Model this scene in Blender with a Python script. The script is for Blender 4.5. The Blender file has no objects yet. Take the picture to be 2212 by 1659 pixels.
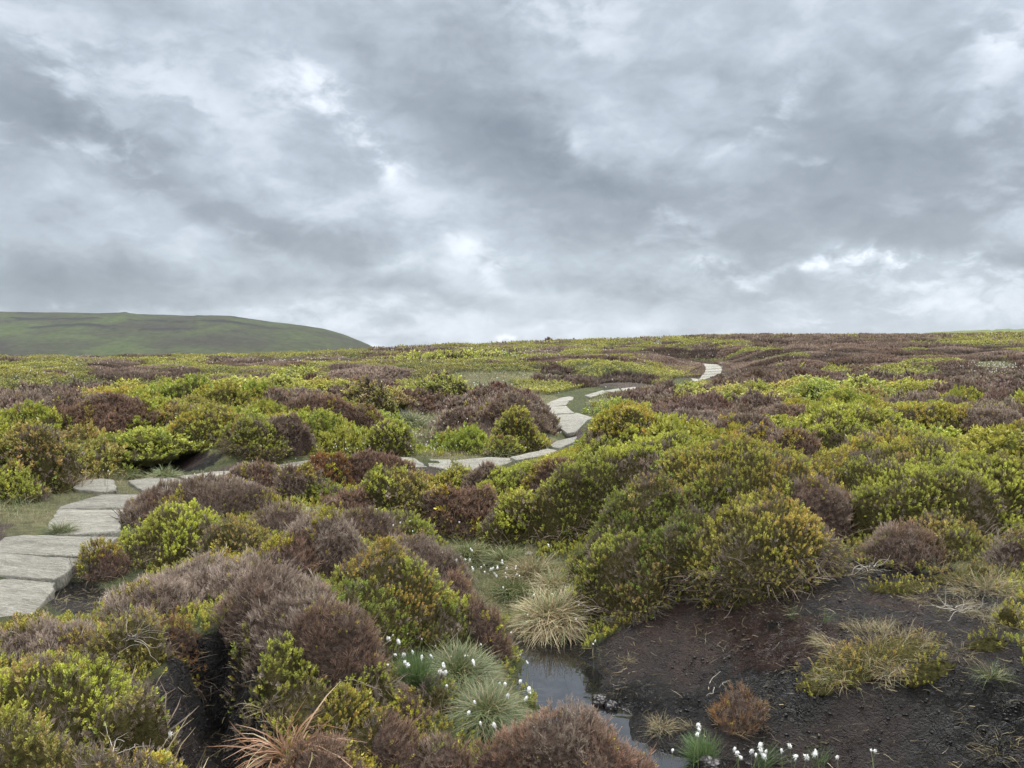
import bpy, math
import numpy as np
from mathutils import Vector

rs = np.random.RandomState(7)
SC = bpy.context.scene
COL = SC.collection
EYE = 1.6
FD = 1662.6            # focal length in units of the plan sketch (2212 wide)
CX, HY = 1106.0, 752.0  # sketch centre column, horizon row

# ------------------------------------------------------------------ noise
def _h(ix, iy, s):
    n = (ix.astype(np.int64) * 374761393 + iy.astype(np.int64) * 668265263 + s * 1274126177) & 0x7fffffff
    n = ((n ^ (n >> 13)) * 1103515245 + 12345) & 0x7fffffff
    n = (n ^ (n >> 16)) & 0x7fffffff
    return n / float(0x7fffffff)

def noise2(x, y, s=0):
    x = np.asarray(x, float); y = np.asarray(y, float)
    ix = np.floor(x); iy = np.floor(y); fx = x - ix; fy = y - iy
    def g(dx, dy):
        a = _h(ix + dx, iy + dy, s) * 2 * np.pi
        return np.cos(a) * (fx - dx) + np.sin(a) * (fy - dy)
    u = fx * fx * fx * (fx * (fx * 6 - 15) + 10); v = fy * fy * fy * (fy * (fy * 6 - 15) + 10)
    return 1.5 * ((g(0, 0) * (1 - u) + g(1, 0) * u) * (1 - v) + (g(0, 1) * (1 - u) + g(1, 1) * u) * v)

def fbm(x, y, s=0, o=4, g=.5):
    a = 1.; r = 0.; t = 0.
    for i in range(o):
        r = r + a * noise2(np.asarray(x) * 2 ** i + 17.3 * i, np.asarray(y) * 2 ** i - 9.1 * i, s + i); t += a; a *= g
    return r / t

def worley(x, y, cell, s=0, rid=False):
    """0..1 dome height of rounded clumps"""
    x = np.asarray(x) / cell; y = np.asarray(y) / cell
    ix = np.floor(x); iy = np.floor(y); best = np.zeros(x.shape); ident = np.zeros(x.shape)
    for dx in (-1, 0, 1):
        for dy in (-1, 0, 1):
            cx = ix + dx; cy = iy + dy
            px = cx + _h(cx, cy, s + 5); py = cy + _h(cx, cy, s + 9)
            r = .45 + .5 * _h(cx, cy, s + 13)
            d2 = ((x - px) ** 2 + (y - py) ** 2) / r ** 2
            q = np.sqrt(np.clip(1 - d2, 0, 1)) * (.5 + .5 * r)
            if rid: ident = np.where(q > best, _h(cx, cy, s + 21), ident)
            best = np.maximum(best, q)
    return (best, ident) if rid else best
def hump(x, y):
    return worley(x + .5 * noise2(x, y, 8), y + .5 * noise2(x, y, 9), 2.7, 40, True)

def sstep(a, b, x):
    t = np.clip((x - a) / (b - a), 0, 1); return t * t * (3 - 2 * t)

# ------------------------------------------------------------------ terrain
def unp(px, py, z):
    d = (EYE - z) * FD / (py - HY)
    return ((px - CX) / FD * d, d, z)

def far_h(x, y):
    r = np.hypot(x, y); a = np.arctan2(x, np.maximum(y, -1e9)); a = np.clip(a, -.75, .75)
    px = CX + FD * np.tan(a); Y = r * np.cos(a)
    e = np.interp(px, [0, 531, 816, 1068, 1300, 1504, 1632, 2010, 2212], [-41, -35, -20, -7, 3, 12, 15, 17, 21])
    R = np.interp(px, [0, 600, 1100, 1500, 2212], [85, 95, 140, 170, 190])
    zc = EYE + e / FD * R
    t = Y / R
    z = .05 + (zc - .05) * np.clip(t, 0, 1) ** 1.25
    z = z - np.where(t > 1, (Y - R) * .06 + 0 * Y, 0) * 1.0
    # further green rise on the right
    e2 = np.interp(px, [1700, 1900, 2030, 2212, 2500], [0, 20, 33, 41, 50])
    bump = np.where(px > 1700, (EYE + e2 / FD * 420) * np.exp(-((Y - 420) / 70) ** 2) - 3 * (1 - sstep(1700, 1850, px)), -999)
    z2 = np.maximum(z, np.where(t > 1, bump, -999))
    return np.maximum(np.where(t > 1, z2, z), -60.)

PATH = [(-30, 1300, 0), (53, 1240, 0), (150, 1160, 0), (215, 1105, 0), (300, 1048, 0), (420, 1034, 0), (600, 1008, 0), (750, 997, 0), (880, 1000, 0), (1040, 1000, 0),
        (1140, 985, 0), (1215, 958, 0), (1235, 925, 0), (1235, 902, 0), (1215, 882, 0), (1220, 865, 0), (1290, 850, 0), (1340, 842, 0.02)]
CTRL = PATH + [
    (238, 985, .1), (370, 1015, -.06), (330, 985, -.05), (250, 930, .28), (500, 935, .28), (420, 930, .28), (330, 960, .25), (400, 958, .25), (470, 965, .24), (290, 962, .22), (1165, 915, .2), (1160, 952, -.03), (845, 878, .25), (860, 908, -.12), (60, 1000, .12), (600, 930, .22), (0, 900, .25), (120, 1040, .02), (30, 1090, .02),
    (750, 975, -.08), (1000, 975, -.1), (900, 935, -.18), (880, 900, -.18), (1000, 862, -.08), (1100, 905, .25), (1060, 880, .2), (850, 868, .28), (700, 850, .28), (400, 850, .25), (960, 985, -.08), (1170, 940, -.02),
    (1000, 1170, -.35), (1080, 1250, -.42), (1180, 1330, -.46), (1190, 1440, -.62), (1230, 1520, -.66), (1310, 1600, -.62), (1440, 1700, -.58), (930, 1100, -.3), (1280, 1425, -.44), (1325, 1490, -.43), (1395, 1560, -.43), (1470, 1620, -.44), (1600, 1690, -.52), (1115, 1420, -.44), (1125, 1530, -.45),
    (1250, 1200, -.25), (1290, 1330, -.36), (1400, 1440, -.40), (1600, 1480, -.3), (1600, 1320, -.1), (1470, 1380, -.3), (1570, 1560, -.42), (1500, 1500, -.41),
    (1900, 1300, .02), (2150, 1300, .1), (2000, 1180, .15), (2150, 1130, .2), (2200, 1050, .3), (2000, 950, .42), (1800, 870, .4), (2100, 860, .42),
    (1890, 1450, -.12), (1700, 1600, -.42), (2100, 1600, -.25), (2200, 1500, -.08),
    (150, 1290, -.13)]
CP = [unp(*c) for c in CTRL] + [
    (-1.8, 6.3, .0), (-1.2, 5.2, .0), (-.95, 4.2, -.12), (-2.1, 3.2, .0), (-3, 3, .06), (-1.2, 2.3, -.02), (-.6, 3.3, -.35), (.1, 3, -.38), (-.05, 4.0, -.48), (-.5, 4.6, -.42),
    (-.9, 6, -.12), (-1.6, 7.6, -.05), (-1.0, 8.6, -.15), (0, 0, 0), (0, 1.5, -.1), (1.6, 1, -.1), (.8, 2.4, -.5), (1.6, 2.6, -.6), (3, 2, -.15), (-4, 1, .05), (4.5, 3.5, .1), (-6, 4, .1), (-7, 8, .15),
    (1.7, 7.6, .15), (1.2, 8.6, .2), (.9, 9.5, .15), (2.5, 8, .3), (3.2, 7, .25), (.55, 7.6, -.12), (7, 7, .4), (0, -6, .1), (6, -3, .2), (-6, -3, .1)]
for a in np.linspace(-.8, .8, 9):
    for r in (24, 34):
        x, y = r * math.sin(a), r * math.cos(a); CP.append((x, y, float(far_h(x, y))))
CP = np.array(CP)

def _tps_fit(P, lam=.02):
    n = len(P); d = np.hypot(P[:, None, 0] - P[None, :, 0], P[:, None, 1] - P[None, :, 1])
    K = np.where(d > 0, d * d * np.log(np.maximum(d, 1e-9)), 0) + lam * np.eye(n)
    Q = np.c_[np.ones(n), P[:, :2]]; A = np.zeros((n + 3, n + 3)); A[:n, :n] = K; A[:n, n:] = Q; A[n:, :n] = Q.T
    return np.linalg.solve(A, np.r_[P[:, 2], 0, 0, 0])
TW = _tps_fit(CP)

def tps(x, y):
    x = np.asarray(x, float); sh = x.shape; x = x.ravel(); y = np.asarray(y, float).ravel(); out = np.empty(x.size)
    for i in range(0, x.size, 60000):
        a, b = x[i:i + 60000], y[i:i + 60000]
        d2 = (a[:, None] - CP[None, :, 0]) ** 2 + (b[:, None] - CP[None, :, 1]) ** 2
        out[i:i + 60000] = (.5 * d2 * np.log(np.maximum(d2, 1e-12))) @ TW[:-3] + TW[-3] + TW[-2] * a + TW[-1] * b
    return out.reshape(sh)

# path centre line in plan
PC = np.array([unp(*p)[:2] for p in PATH])
def path_dist(x, y):
    x = np.asarray(x, float); y = np.asarray(y, float); best = np.full(x.shape, 1e9)
    for (ax, ay), (bx, by) in zip(PC[:-1], PC[1:]):
        L = (bx - ax) ** 2 + (by - ay) ** 2
        t = np.clip(((x - ax) * (bx - ax) + (y - ay) * (by - ay)) / L, 0, 1)
        best = np.minimum(best, np.hypot(x - ax - t * (bx - ax), y - ay - t * (by - ay)))
    return best

def _fh(px, py):
    y = np.geomspace(20, 160, 900); x = (px - CX) / FD * y; i = int(np.argmax(EYE + (HY - py) / FD * y < far_h(x, y))); return x[i], y[i]
PC = np.r_[PC, np.array([_fh(*p) for p in ((1420, 834), (1490, 823), (1512, 812), (1530, 800), (1546, 793), (1530, 787), (1505, 782))])]
CRACK = np.array([(-1.57, 3.98), (-1.36, 3.5), (-1.12, 2.9)])
def seg_dist(x, y, P):
    best = np.full(np.shape(x), 1e9)
    for (ax, ay), (bx, by) in zip(P[:-1], P[1:]):
        L = (bx - ax) ** 2 + (by - ay) ** 2
        t = np.clip(((x - ax) * (bx - ax) + (y - ay) * (by - ay)) / L, 0, 1)
        best = np.minimum(best, np.hypot(x - ax - t * (bx - ax), y - ay - t * (by - ay)))
    return best

def crack_d(x, y):
    """ragged distance from the peat crack"""
    return seg_dist(x, y, CRACK) + .09 * fbm(np.asarray(x) * 6, np.asarray(y) * 6, 301, 3) + .03 * fbm(np.asarray(x) * 22, np.asarray(y) * 22, 305, 2)

def H(x, y, domes=True, crack=True):
    x = np.asarray(x, float); y = np.asarray(y, float)
    r = np.hypot(x, y); w = sstep(20, 34, r); w = np.where(y < 0, sstep(6, 14, r), w)
    f = far_h(x, y)
    near = np.where(r < 36, 1, 0)
    z = f.copy() if hasattr(f, 'copy') else np.array(f)
    m = (w < 1)
    if np.any(m):
        t = np.clip(tps(x[m], y[m]), -.9, .9) if x.shape else np.clip(tps(x, y), -.9, .9)
        if x.shape: z[m] = t * (1 - w[m]) + f[m] * w[m]
        else: z = t * (1 - w) + f * w
    pd = path_dist(x, y)
    k = sstep(.7, 2.2, pd)
    z = z + k * (.035 * fbm(x * .9, y * .9, 3, 3) + sstep(8, 16, r) * .16 * fbm(x * .28, y * .28, 11, 3))
    z = z + sstep(40, 80, r) * (1 - sstep(200, 500, r)) * .35 * fbm(x * .07, y * .07, 21, 3)
    # peat crumb relief close by
    z = z + (1 - sstep(9, 14, r)) * k * .012 * fbm(x * 6, y * 6, 31, 3) + (1 - sstep(6, 9, r)) * k * (.09 * (np.abs(fbm(x * 2.6, y * 2.6, 35, 5, .6)) - .14) + .03 * (np.abs(fbm(x * 11, y * 11, 36, 3)) - .15))
    cd = crack_d(x, y)
    z = z - (.40 if crack else 0) * (1 - sstep(.02, .24, cd))
    if domes:
        z = z + sstep(24, 34, r) * (1 - sstep(400, 600, r)) * sstep(.9, 4.0, pd) * dome_amp(r) * hump(x, y)[0]
    return z

def dome_amp(r):
    return .75 + .006 * np.clip(r - 40, 0, 80)

def hit(px, py, lift=0.0, rmax=260, domes=False):
    """plan point where the sight line of a sketch point meets the ground (raised by lift)"""
    y = np.geomspace(1.2, rmax, 1500); x = (px - CX) / FD * y; z = EYE + (HY - py) / FD * y
    g = H(x, y, domes) + lift
    i = np.argmax(z < g)
    if i == 0: i = 1499
    t = np.clip((z[i - 1] - g[i - 1]) / ((z[i - 1] - g[i - 1]) - (z[i] - g[i]) + 1e-12), 0, 1)
    yy = y[i - 1] + t * (y[i] - y[i - 1])
    return (px - CX) / FD * yy, yy

# ------------------------------------------------------------------ cover map: what grows where
ELL = [  # sketch ellipses: cx cy rx ry type
    (1950, 775, 560, 48, 'h'), (1750, 735, 400, 12, 'h'), (2200, 850, 120, 24, 'h'), (1650, 815, 170, 24, 'h'), (1500, 770, 130, 26, 'h'), (1950, 825, 330, 14, 'h'), (2150, 742, 160, 9, 'b'), (1420, 742, 140, 10, 'b'), (2100, 775, 60, 6, 'h'), (2150, 790, 45, 10, 'g'),
    (1690, 790, 50, 7, 'b'), (1800, 800, 40, 8, 'b'), (1950, 805, 90, 12, 'b'),
    (260, 805, 75, 22, 'h'), (380, 808, 60, 12, 'h'), (100, 880, 130, 28, 'h'), (650, 880, 90, 24, 'h'), (590, 845, 50, 10, 'h'), (770, 855, 50, 16, 'h'), (280, 770, 60, 6, 'h'), (760, 775, 120, 8, 'h'), (560, 785, 110, 8, 'h'),
    (900, 760, 120, 6, 'h'), (800, 830, 60, 14, 'h'), (900, 872, 60, 14, 'h'), (1060, 880, 120, 42, 'h'), (1030, 925, 90, 30, 'h'), (1240, 838, 80, 12, 'h'), (1330, 822, 90, 16, 'h'), (1100, 800, 40, 10, 'h'), (1200, 802, 60, 10, 'h'), (1250, 780, 120, 10, 'h'),
    (1400, 860, 90, 32, 'h'), (1490, 855, 80, 20, 'h'), (1350, 760, 60, 8, 'h'), (1560, 900, 150, 38, 'h'), (1680, 970, 90, 50, 'h'), (2150, 930, 90, 45, 'h'), (1650, 790, 80, 20, 'h'),
    (1480, 830, 60, 12, 'b'), (1340, 880, 40, 20, 'b'), (1700, 855, 190, 16, 'b'),
    (1010, 835, 110, 22, 'g'), (870, 930, 60, 34, 'g'), (940, 900, 60, 34, 'g'), (1090, 812, 120, 10, 'g'), (760, 978, 150, 18, 'g'), (1060, 985, 130, 16, 'g'), (300, 1015, 110, 22, 'g'), (90, 1110, 120, 60, 'g'), (200, 1060, 90, 40, 'g'), (1170, 960, 50, 20, 'g'), (960, 950, 80, 20, 'g'), (450, 985, 40, 15, 'g'),
    (1060, 1230, 130, 90, 'g'), (1190, 1340, 70, 110, 'g'), (990, 1500, 130, 90, 'g'), (950, 1170, 60, 50, 'g'), (1330, 870, 60, 10, 'g'),
    (150, 1295, 70, 40, 'p'), (370, 995, 90, 32, 'p'), (1165, 930, 38, 24, 'p'), (850, 893, 36, 20, 'p'), (770, 942, 60, 10, 'p'), (520, 1570, 70, 150, 'p'),
    (1850, 1560, 620, 210, 'p'), (1600, 1400, 220, 160, 'p'), (2000, 1330, 250, 110, 'p'), (1380, 1500, 150, 80, 'p'), (2100, 1240, 90, 60, 'p'), (1350, 1640, 200, 60, 'p'),
    (2060, 1190, 110, 34, 'g'), (2150, 1225, 70, 40, 'g'), (2190, 1340, 40, 30, 'g'),
]
TYPES = 'bhgp'
def cover(x, y, z):
    x = np.asarray(x, float); y = np.asarray(y, float)
    r = np.hypot(x, y)
    yy = np.maximum(y, .5); px = CX + FD * x / yy; py = HY + (EYE - z) / yy * FD
    wx = fbm(x * 1.1, y * 1.1, 51, 3); wy = fbm(x * 1.1 + 40, y * 1.1, 57, 3)
    t = np.zeros(x.shape, int)
    n = fbm(x * .35, y * .35, 61, 4)
    t[(n > .27)] = 1
    n2 = fbm(x * .2 + 9, y * .2, 71, 3)
    t[(n2 > .3) & (r > 14)] = 2
    hb, hid = hump(x, y)
    for cx, cy, rx, ry, k in ELL:
        q = ((px - cx) / rx + .55 * wx) ** 2 + ((py - cy) / ry + .55 * wy) ** 2
        t[(q < 1) & (y > 1)] = TYPES.index(k)
    # scattered opposite plants inside big patches
    m = fbm(x * 1.6, y * 1.6, 81, 2)
    t[(t == 1) & (m > .52)] = 0
    t[crack_d(x, y) < .27] = 3
    fr = (r > 20); t = np.where(fr & (t == 1) & (hid < .12), 0, np.where(fr & (t == 0) & (hid > .86), 1, t))
    return t

# ------------------------------------------------------------------ materials
def new_mat(name):
    m = bpy.data.materials.new(name); m.use_nodes = True; nt = m.node_tree; nt.nodes.clear()
    out = nt.nodes.new('ShaderNodeOutputMaterial'); return m, nt, out

def N(nt, t, **k):
    n = nt.nodes.new('ShaderNode' + t)
    for a, b in k.items():
        if a.startswith('_'): n.inputs[a[1:].replace('_', ' ')].default_value = b
        else: setattr(n, a, b)
    return n

def ramp(nt, stops):
    n = nt.nodes.new('ShaderNodeValToRGB'); cr = n.color_ramp
    while len(cr.elements) < len(stops): cr.elements.new(.5)
    for e, (p, c) in zip(cr.elements, stops):
        e.position = p; e.color = (c, c, c, 1) if not hasattr(c, '__len__') else (*c, 1)
    return n

def plant_mat(name, trans=.3, rough=.5, spec=.25, jitter=False):
    m, nt, out = new_mat(name)
    at = N(nt, 'Attribute', attribute_name='plant_colour')
    col = at.outputs['Color']
    hs = N(nt, 'HueSaturation')
    nz = N(nt, 'TexNoise', _Scale=1.3, _Detail=3.0)
    tc = N(nt, 'NewGeometry'); nt.links.new(tc.outputs['Position'], nz.inputs['Vector'])
    mr = N(nt, 'MapRange'); mr.inputs['From Min'].default_value = .3; mr.inputs['From Max'].default_value = .7
    mr.inputs['To Min'].default_value = .78; mr.inputs['To Max'].default_value = 1.2
    nt.links.new(nz.outputs['Fac'], mr.inputs['Value']); nt.links.new(mr.outputs[0], hs.inputs['Value'])
    if jitter:
        oi = N(nt, 'ObjectInfo'); j = N(nt, 'MapRange'); j.inputs['To Min'].default_value = .475; j.inputs['To Max'].default_value = .52
        nt.links.new(oi.outputs['Random'], j.inputs['Value']); nt.links.new(j.outputs[0], hs.inputs['Hue'])
    nt.links.new(col, hs.inputs['Color']); c = hs.outputs[0]
    d = N(nt, 'BsdfDiffuse'); t = N(nt, 'BsdfTranslucent'); g = N(nt, 'BsdfGlossy', _Roughness=rough)
    nt.links.new(c, d.inputs['Color']); nt.links.new(c, t.inputs['Color']); g.inputs['Color'].default_value = (.8, .85, .9, 1)
    mx = N(nt, 'MixShader'); mx.inputs[0].default_value = trans
    nt.links.new(d.outputs[0], mx.inputs[1]); nt.links.new(t.outputs[0], mx.inputs[2])
    m2 = N(nt, 'MixShader'); m2.inputs[0].default_value = spec * .15
    nt.links.new(mx.outputs[0], m2.inputs[1]); nt.links.new(g.outputs[0], m2.inputs[2]); nt.links.new(m2.outputs[0], out.inputs['Surface'])
    return m

M_BIL = plant_mat('bilberry_leaves', .35); M_HEA = plant_mat('heather_twigs', .12, spec=.1); M_GRA = plant_mat('grass_blades', .3)
M_BILJ = plant_mat('bilberry_leaves_varied', .35, jitter=True); M_HEAJ = plant_mat('heather_twigs_varied', .12, spec=.1, jitter=True)

def core_mat():
    m, nt, out = new_mat('twiggy_litter')
    at = N(nt, 'Attribute', attribute_name='plant_colour')
    nz = N(nt, 'TexNoise', _Scale=45., _Detail=5.0, _Roughness=.7); g = N(nt, 'NewGeometry'); nt.links.new(g.outputs['Position'], nz.inputs['Vector'])
    mr = N(nt, 'MapRange'); mr.inputs['From Min'].default_value = .3; mr.inputs['From Max'].default_value = .7; mr.inputs['To Min'].default_value = .3; mr.inputs['To Max'].default_value = 1.5
    nt.links.new(nz.outputs['Fac'], mr.inputs['Value'])
    vm = N(nt, 'VectorMath', operation='SCALE'); nt.links.new(at.outputs['Color'], vm.inputs[0]); nt.links.new(mr.outputs[0], vm.inputs['Scale'])
    b = N(nt, 'BsdfDiffuse'); nt.links.new(vm.outputs[0], b.inputs['Color'])
    bp = N(nt, 'Bump', _Strength=.8, _Distance=.03); nt.links.new(nz.outputs['Fac'], bp.inputs['Height']); nt.links.new(bp.outputs[0], b.inputs['Normal'])
    nt.links.new(b.outputs[0], out.inputs['Surface']); return m
M_CORE = core_mat()

def ground_mat():
    m, nt, out = new_mat('peat_and_moss'); L = nt.links
    g = N(nt, 'NewGeometry'); at = N(nt, 'Attribute', attribute_name='plant_colour'); pe = N(nt, 'Attribute', attribute_name='peat')
    n1 = N(nt, 'TexNoise', _Scale=1.1, _Detail=6.0, _Roughness=.6); n2 = N(nt, 'TexNoise', _Scale=9., _Detail=9.0, _Roughness=.7); n3 = N(nt, 'TexNoise', _Scale=70., _Detail=4.0, _Roughness=.7)
    vo = N(nt, 'TexVoronoi', feature='DISTANCE_TO_EDGE', _Scale=9.)
    dn = N(nt, 'TexNoise', _Scale=6., _Detail=4.0); L.new(g.outputs['Position'], dn.inputs['Vector'])
    va = N(nt, 'VectorMath', operation='MULTIPLY_ADD'); L.new(dn.outputs['Color'], va.inputs[0]); va.inputs[1].default_value = (.35, .35, .35); L.new(g.outputs['Position'], va.inputs[2]); L.new(va.outputs[0], vo.inputs['Vector'])
    for n in (n1, n2, n3): L.new(g.outputs['Position'], n.inputs['Vector'])
    r1 = ramp(nt, [(.36, (.0030, .0025, .0023)), (.5, (.0052, .0039, .0036)), (.64, (.019, .0088, .0066))]); L.new(n1.outputs['Fac'], r1.inputs[0])
    mv = N(nt, 'MapRange'); mv.inputs['From Min'].default_value = .35; mv.inputs['From Max'].default_value = .65; mv.inputs['To Min'].default_value = .55; mv.inputs['To Max'].default_value = 1.6
    L.new(n2.outputs['Fac'], mv.inputs['Value'])
    vs = N(nt, 'VectorMath', operation='SCALE'); L.new(r1.outputs[0], vs.inputs[0]); L.new(mv.outputs[0], vs.inputs['Scale'])
    vs2 = N(nt, 'VectorMath', operation='SCALE'); L.new(at.outputs['Color'], vs2.inputs[0]); L.new(mv.outputs[0], vs2.inputs['Scale'])
    dr = N(nt, 'Attribute', attribute_name='dry'); dm = N(nt, 'Mix', data_type='RGBA'); L.new(dr.outputs['Fac'], dm.inputs[0]); L.new(vs.outputs[0], dm.inputs[6]); dc = N(nt, 'VectorMath', operation='SCALE'); dc.inputs[0].default_value = (.026, .0125, .009); L.new(mv.outputs[0], dc.inputs['Scale']); L.new(dc.outputs[0], dm.inputs[7]); vs = dm
    mx = N(nt, 'Mix', data_type='RGBA'); L.new(pe.outputs['Fac'], mx.inputs['Factor']); L.new(vs2.outputs[0], mx.inputs[6]); L.new(vs.outputs[2], mx.inputs[7])
    p = N(nt, 'BsdfPrincipled'); L.new(mx.outputs[2], p.inputs['Base Color'])
    rr = ramp(nt, [(.40, .28), (.60, .65)]); L.new(n1.outputs['Fac'], rr.inputs[0])
    ma = N(nt, 'Mix', data_type='FLOAT'); L.new(pe.outputs['Fac'], ma.inputs[0]); ma.inputs[2].default_value = .9; L.new(rr.outputs[0], ma.inputs[3]); L.new(ma.outputs[0], p.inputs['Roughness'])
    cr = ramp(nt, [(0, 0.), (.05, 1.)]); L.new(vo.outputs['Distance'], cr.inputs[0])
    s1 = N(nt, 'Math', operation='MULTIPLY'); L.new(n3.outputs['Fac'], s1.inputs[0]); s1.inputs[1].default_value = .35
    s2 = N(nt, 'Math', operation='ADD'); L.new(n2.outputs['Fac'], s2.inputs[0]); L.new(s1.outputs[0], s2.inputs[1])
    s4 = N(nt, 'Math', operation='MULTIPLY_ADD'); L.new(cr.outputs[0], s4.inputs[0]); s4.inputs[1].default_value = .12; L.new(s2.outputs[0], s4.inputs[2])
    bp = N(nt, 'Bump', _Strength=1., _Distance=.15); L.new(s4.outputs[0], bp.inputs['Height']); L.new(bp.outputs[0], p.inputs['Normal'])
    p.inputs['Specular IOR Level'].default_value = .35
    L.new(p.outputs[0], out.inputs['Surface']); return m
M_GROUND = ground_mat()

def stone_mat():
    m, nt, out = new_mat('gritstone'); L = nt.links
    tc = N(nt, 'TexCoord'); g = N(nt, 'NewGeometry'); oi = N(nt, 'ObjectInfo')
    mp = N(nt, 'Mapping'); mp.inputs['Scale'].default_value = (1, 2.6, 1); mp.inputs['Rotation'].default_value = (0, 0, .35); L.new(g.outputs['Position'], mp.inputs['Vector'])
    n1 = N(nt, 'TexNoise', _Scale=2.4, _Detail=7.0, _Roughness=.65); n2 = N(nt, 'TexNoise', _Scale=16., _Detail=8.0, _Roughness=.7); n3 = N(nt, 'TexNoise', _Scale=90., _Detail=3.0)
    L.new(mp.outputs[0], n1.inputs['Vector']); L.new(mp.outputs[0], n2.inputs['Vector']); L.new(g.outputs['Position'], n3.inputs['Vector'])
    r1 = ramp(nt, [(.3, (.15, .143, .122)), (.48, (.27, .26, .228)), (.62, (.365, .352, .312)), (.75, (.45, .44, .40))]); L.new(n2.outputs['Fac'], r1.inputs[0])
    r2 = ramp(nt, [(.34, (.62, .60, .53)), (.46, (.84, .82, .77)), (.65, (1.02, 1.0, .95))]); L.new(n1.outputs['Fac'], r2.inputs[0])
    mx = N(nt, 'Mix', data_type='RGBA', blend_type='MULTIPLY'); mx.inputs[0].default_value = 1; L.new(r1.outputs[0], mx.inputs[6]); L.new(r2.outputs[0], mx.inputs[7])
    r3 = ramp(nt, [(.62, 0.), (.7, 1.)]); L.new(n3.outputs['Fac'], r3.inputs[0])
    mx2 = N(nt, 'Mix', data_type='RGBA'); L.new(r3.outputs[0], mx2.inputs[0]); L.new(mx.outputs[2], mx2.inputs[6]); mx2.inputs[7].default_value = (.42, .43, .42, 1)
    v = N(nt, 'MapRange'); v.inputs['To Min'].default_value = .86; v.inputs['To Max'].default_value = 1.1; L.new(oi.outputs['Random'], v.inputs['Value'])
    vs = N(nt, 'VectorMath', operation='SCALE'); L.new(mx2.outputs[2], vs.inputs[0]); L.new(v.outputs[0], vs.inputs['Scale'])
    p = N(nt, 'BsdfPrincipled'); p.inputs['Roughness'].default_value = .75; L.new(vs.outputs[0], p.inputs['Base Color'])
    bp = N(nt, 'Bump', _Strength=1., _Distance=.06); L.new(n2.outputs['Fac'], bp.inputs['Height'])
    b2 = N(nt, 'Bump', _Strength=.7, _Distance=.08); L.new(n1.outputs['Fac'], b2.inputs['Height']); L.new(bp.outputs[0], b2.inputs['Normal']); L.new(b2.outputs[0], p.inputs['Normal'])
    L.new(p.outputs[0], out.inputs['Surface']); return m
M_STONE = stone_mat()

def simple(name, col, rough=.6, noise=0, ior=None):
    m, nt, out = new_mat(name); p = N(nt, 'BsdfPrincipled'); p.inputs['Base Color'].default_value = (*col, 1); p.inputs['Roughness'].default_value = rough
    if ior: p.inputs['IOR'].default_value = ior
    if noise:
        g = N(nt, 'NewGeometry'); n = N(nt, 'TexNoise', _Scale=noise, _Detail=4.); nt.links.new(g.outputs['Position'], n.inputs['Vector'])
        r = ramp(nt, [(.3, tuple(c * .7 for c in col)), (.7, tuple(min(1, c * 1.25) for c in col))]); nt.links.new(n.outputs['Fac'], r.inputs[0]); nt.links.new(r.outputs[0], p.inputs['Base Color'])
    nt.links.new(p.outputs[0], out.inputs['Surface']); return m

def water_mat():
    m, nt, out = new_mat('peaty_water'); p = N(nt, 'BsdfPrincipled'); p.inputs['Base Color'].default_value = (.006, .006, .007, 1); p.inputs['Roughness'].default_value = .03; p.inputs['IOR'].default_value = 2.3
    g = N(nt, 'NewGeometry'); n = N(nt, 'TexNoise', _Scale=7., _Detail=2.); nt.links.new(g.outputs['Position'], n.inputs['Vector'])
    b = N(nt, 'Bump', _Strength=.12, _Distance=.02); nt.links.new(n.outputs['Fac'], b.inputs['Height']); nt.links.new(b.outputs[0], p.inputs['Normal'])
    nt.links.new(p.outputs[0], out.inputs['Surface']); return m

def hill_mat():
    m, nt, out = new_mat('hill_grass_and_crag'); L = nt.links
    g = N(nt, 'NewGeometry'); mp = N(nt, 'Mapping'); mp.inputs['Scale'].default_value = (1, 1, 2.2); L.new(g.outputs['Position'], mp.inputs[0])
    n1 = N(nt, 'TexNoise', _Scale=.006, _Detail=8., _Roughness=.62, _Distortion=.4); n2 = N(nt, 'TexNoise', _Scale=.055, _Detail=8., _Roughness=.75)
    for n in (n1, n2): L.new(mp.outputs[0], n.inputs['Vector'])
    r1 = ramp(nt, [(.38, (.038, .034, .024)), (.5, (.044, .047, .024)), (.62, (.056, .068, .026))]); L.new(n1.outputs['Fac'], r1.inputs[0])
    r2 = ramp(nt, [(.35, (.55, .55, .55)), (.65, (1.25, 1.25, 1.25))]); L.new(n2.outputs['Fac'], r2.inputs[0])
    mx = N(nt, 'Mix', data_type='RGBA', blend_type='MULTIPLY'); mx.inputs[0].default_value = 1; L.new(r1.outputs[0], mx.inputs[6]); L.new(r2.outputs[0], mx.inputs[7])
    cr = N(nt, 'Attribute', attribute_name='crag'); m3 = N(nt, 'Mix', data_type='RGBA'); L.new(cr.outputs['Fac'], m3.inputs[0]); L.new(mx.outputs[2], m3.inputs[6]); m3.inputs[7].default_value = (.022, .02, .02, 1)
    d = N(nt, 'BsdfDiffuse'); L.new(m3.outputs[2], d.inputs[0]); L.new(d.outputs[0], out.inputs['Surface']); return m

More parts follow.
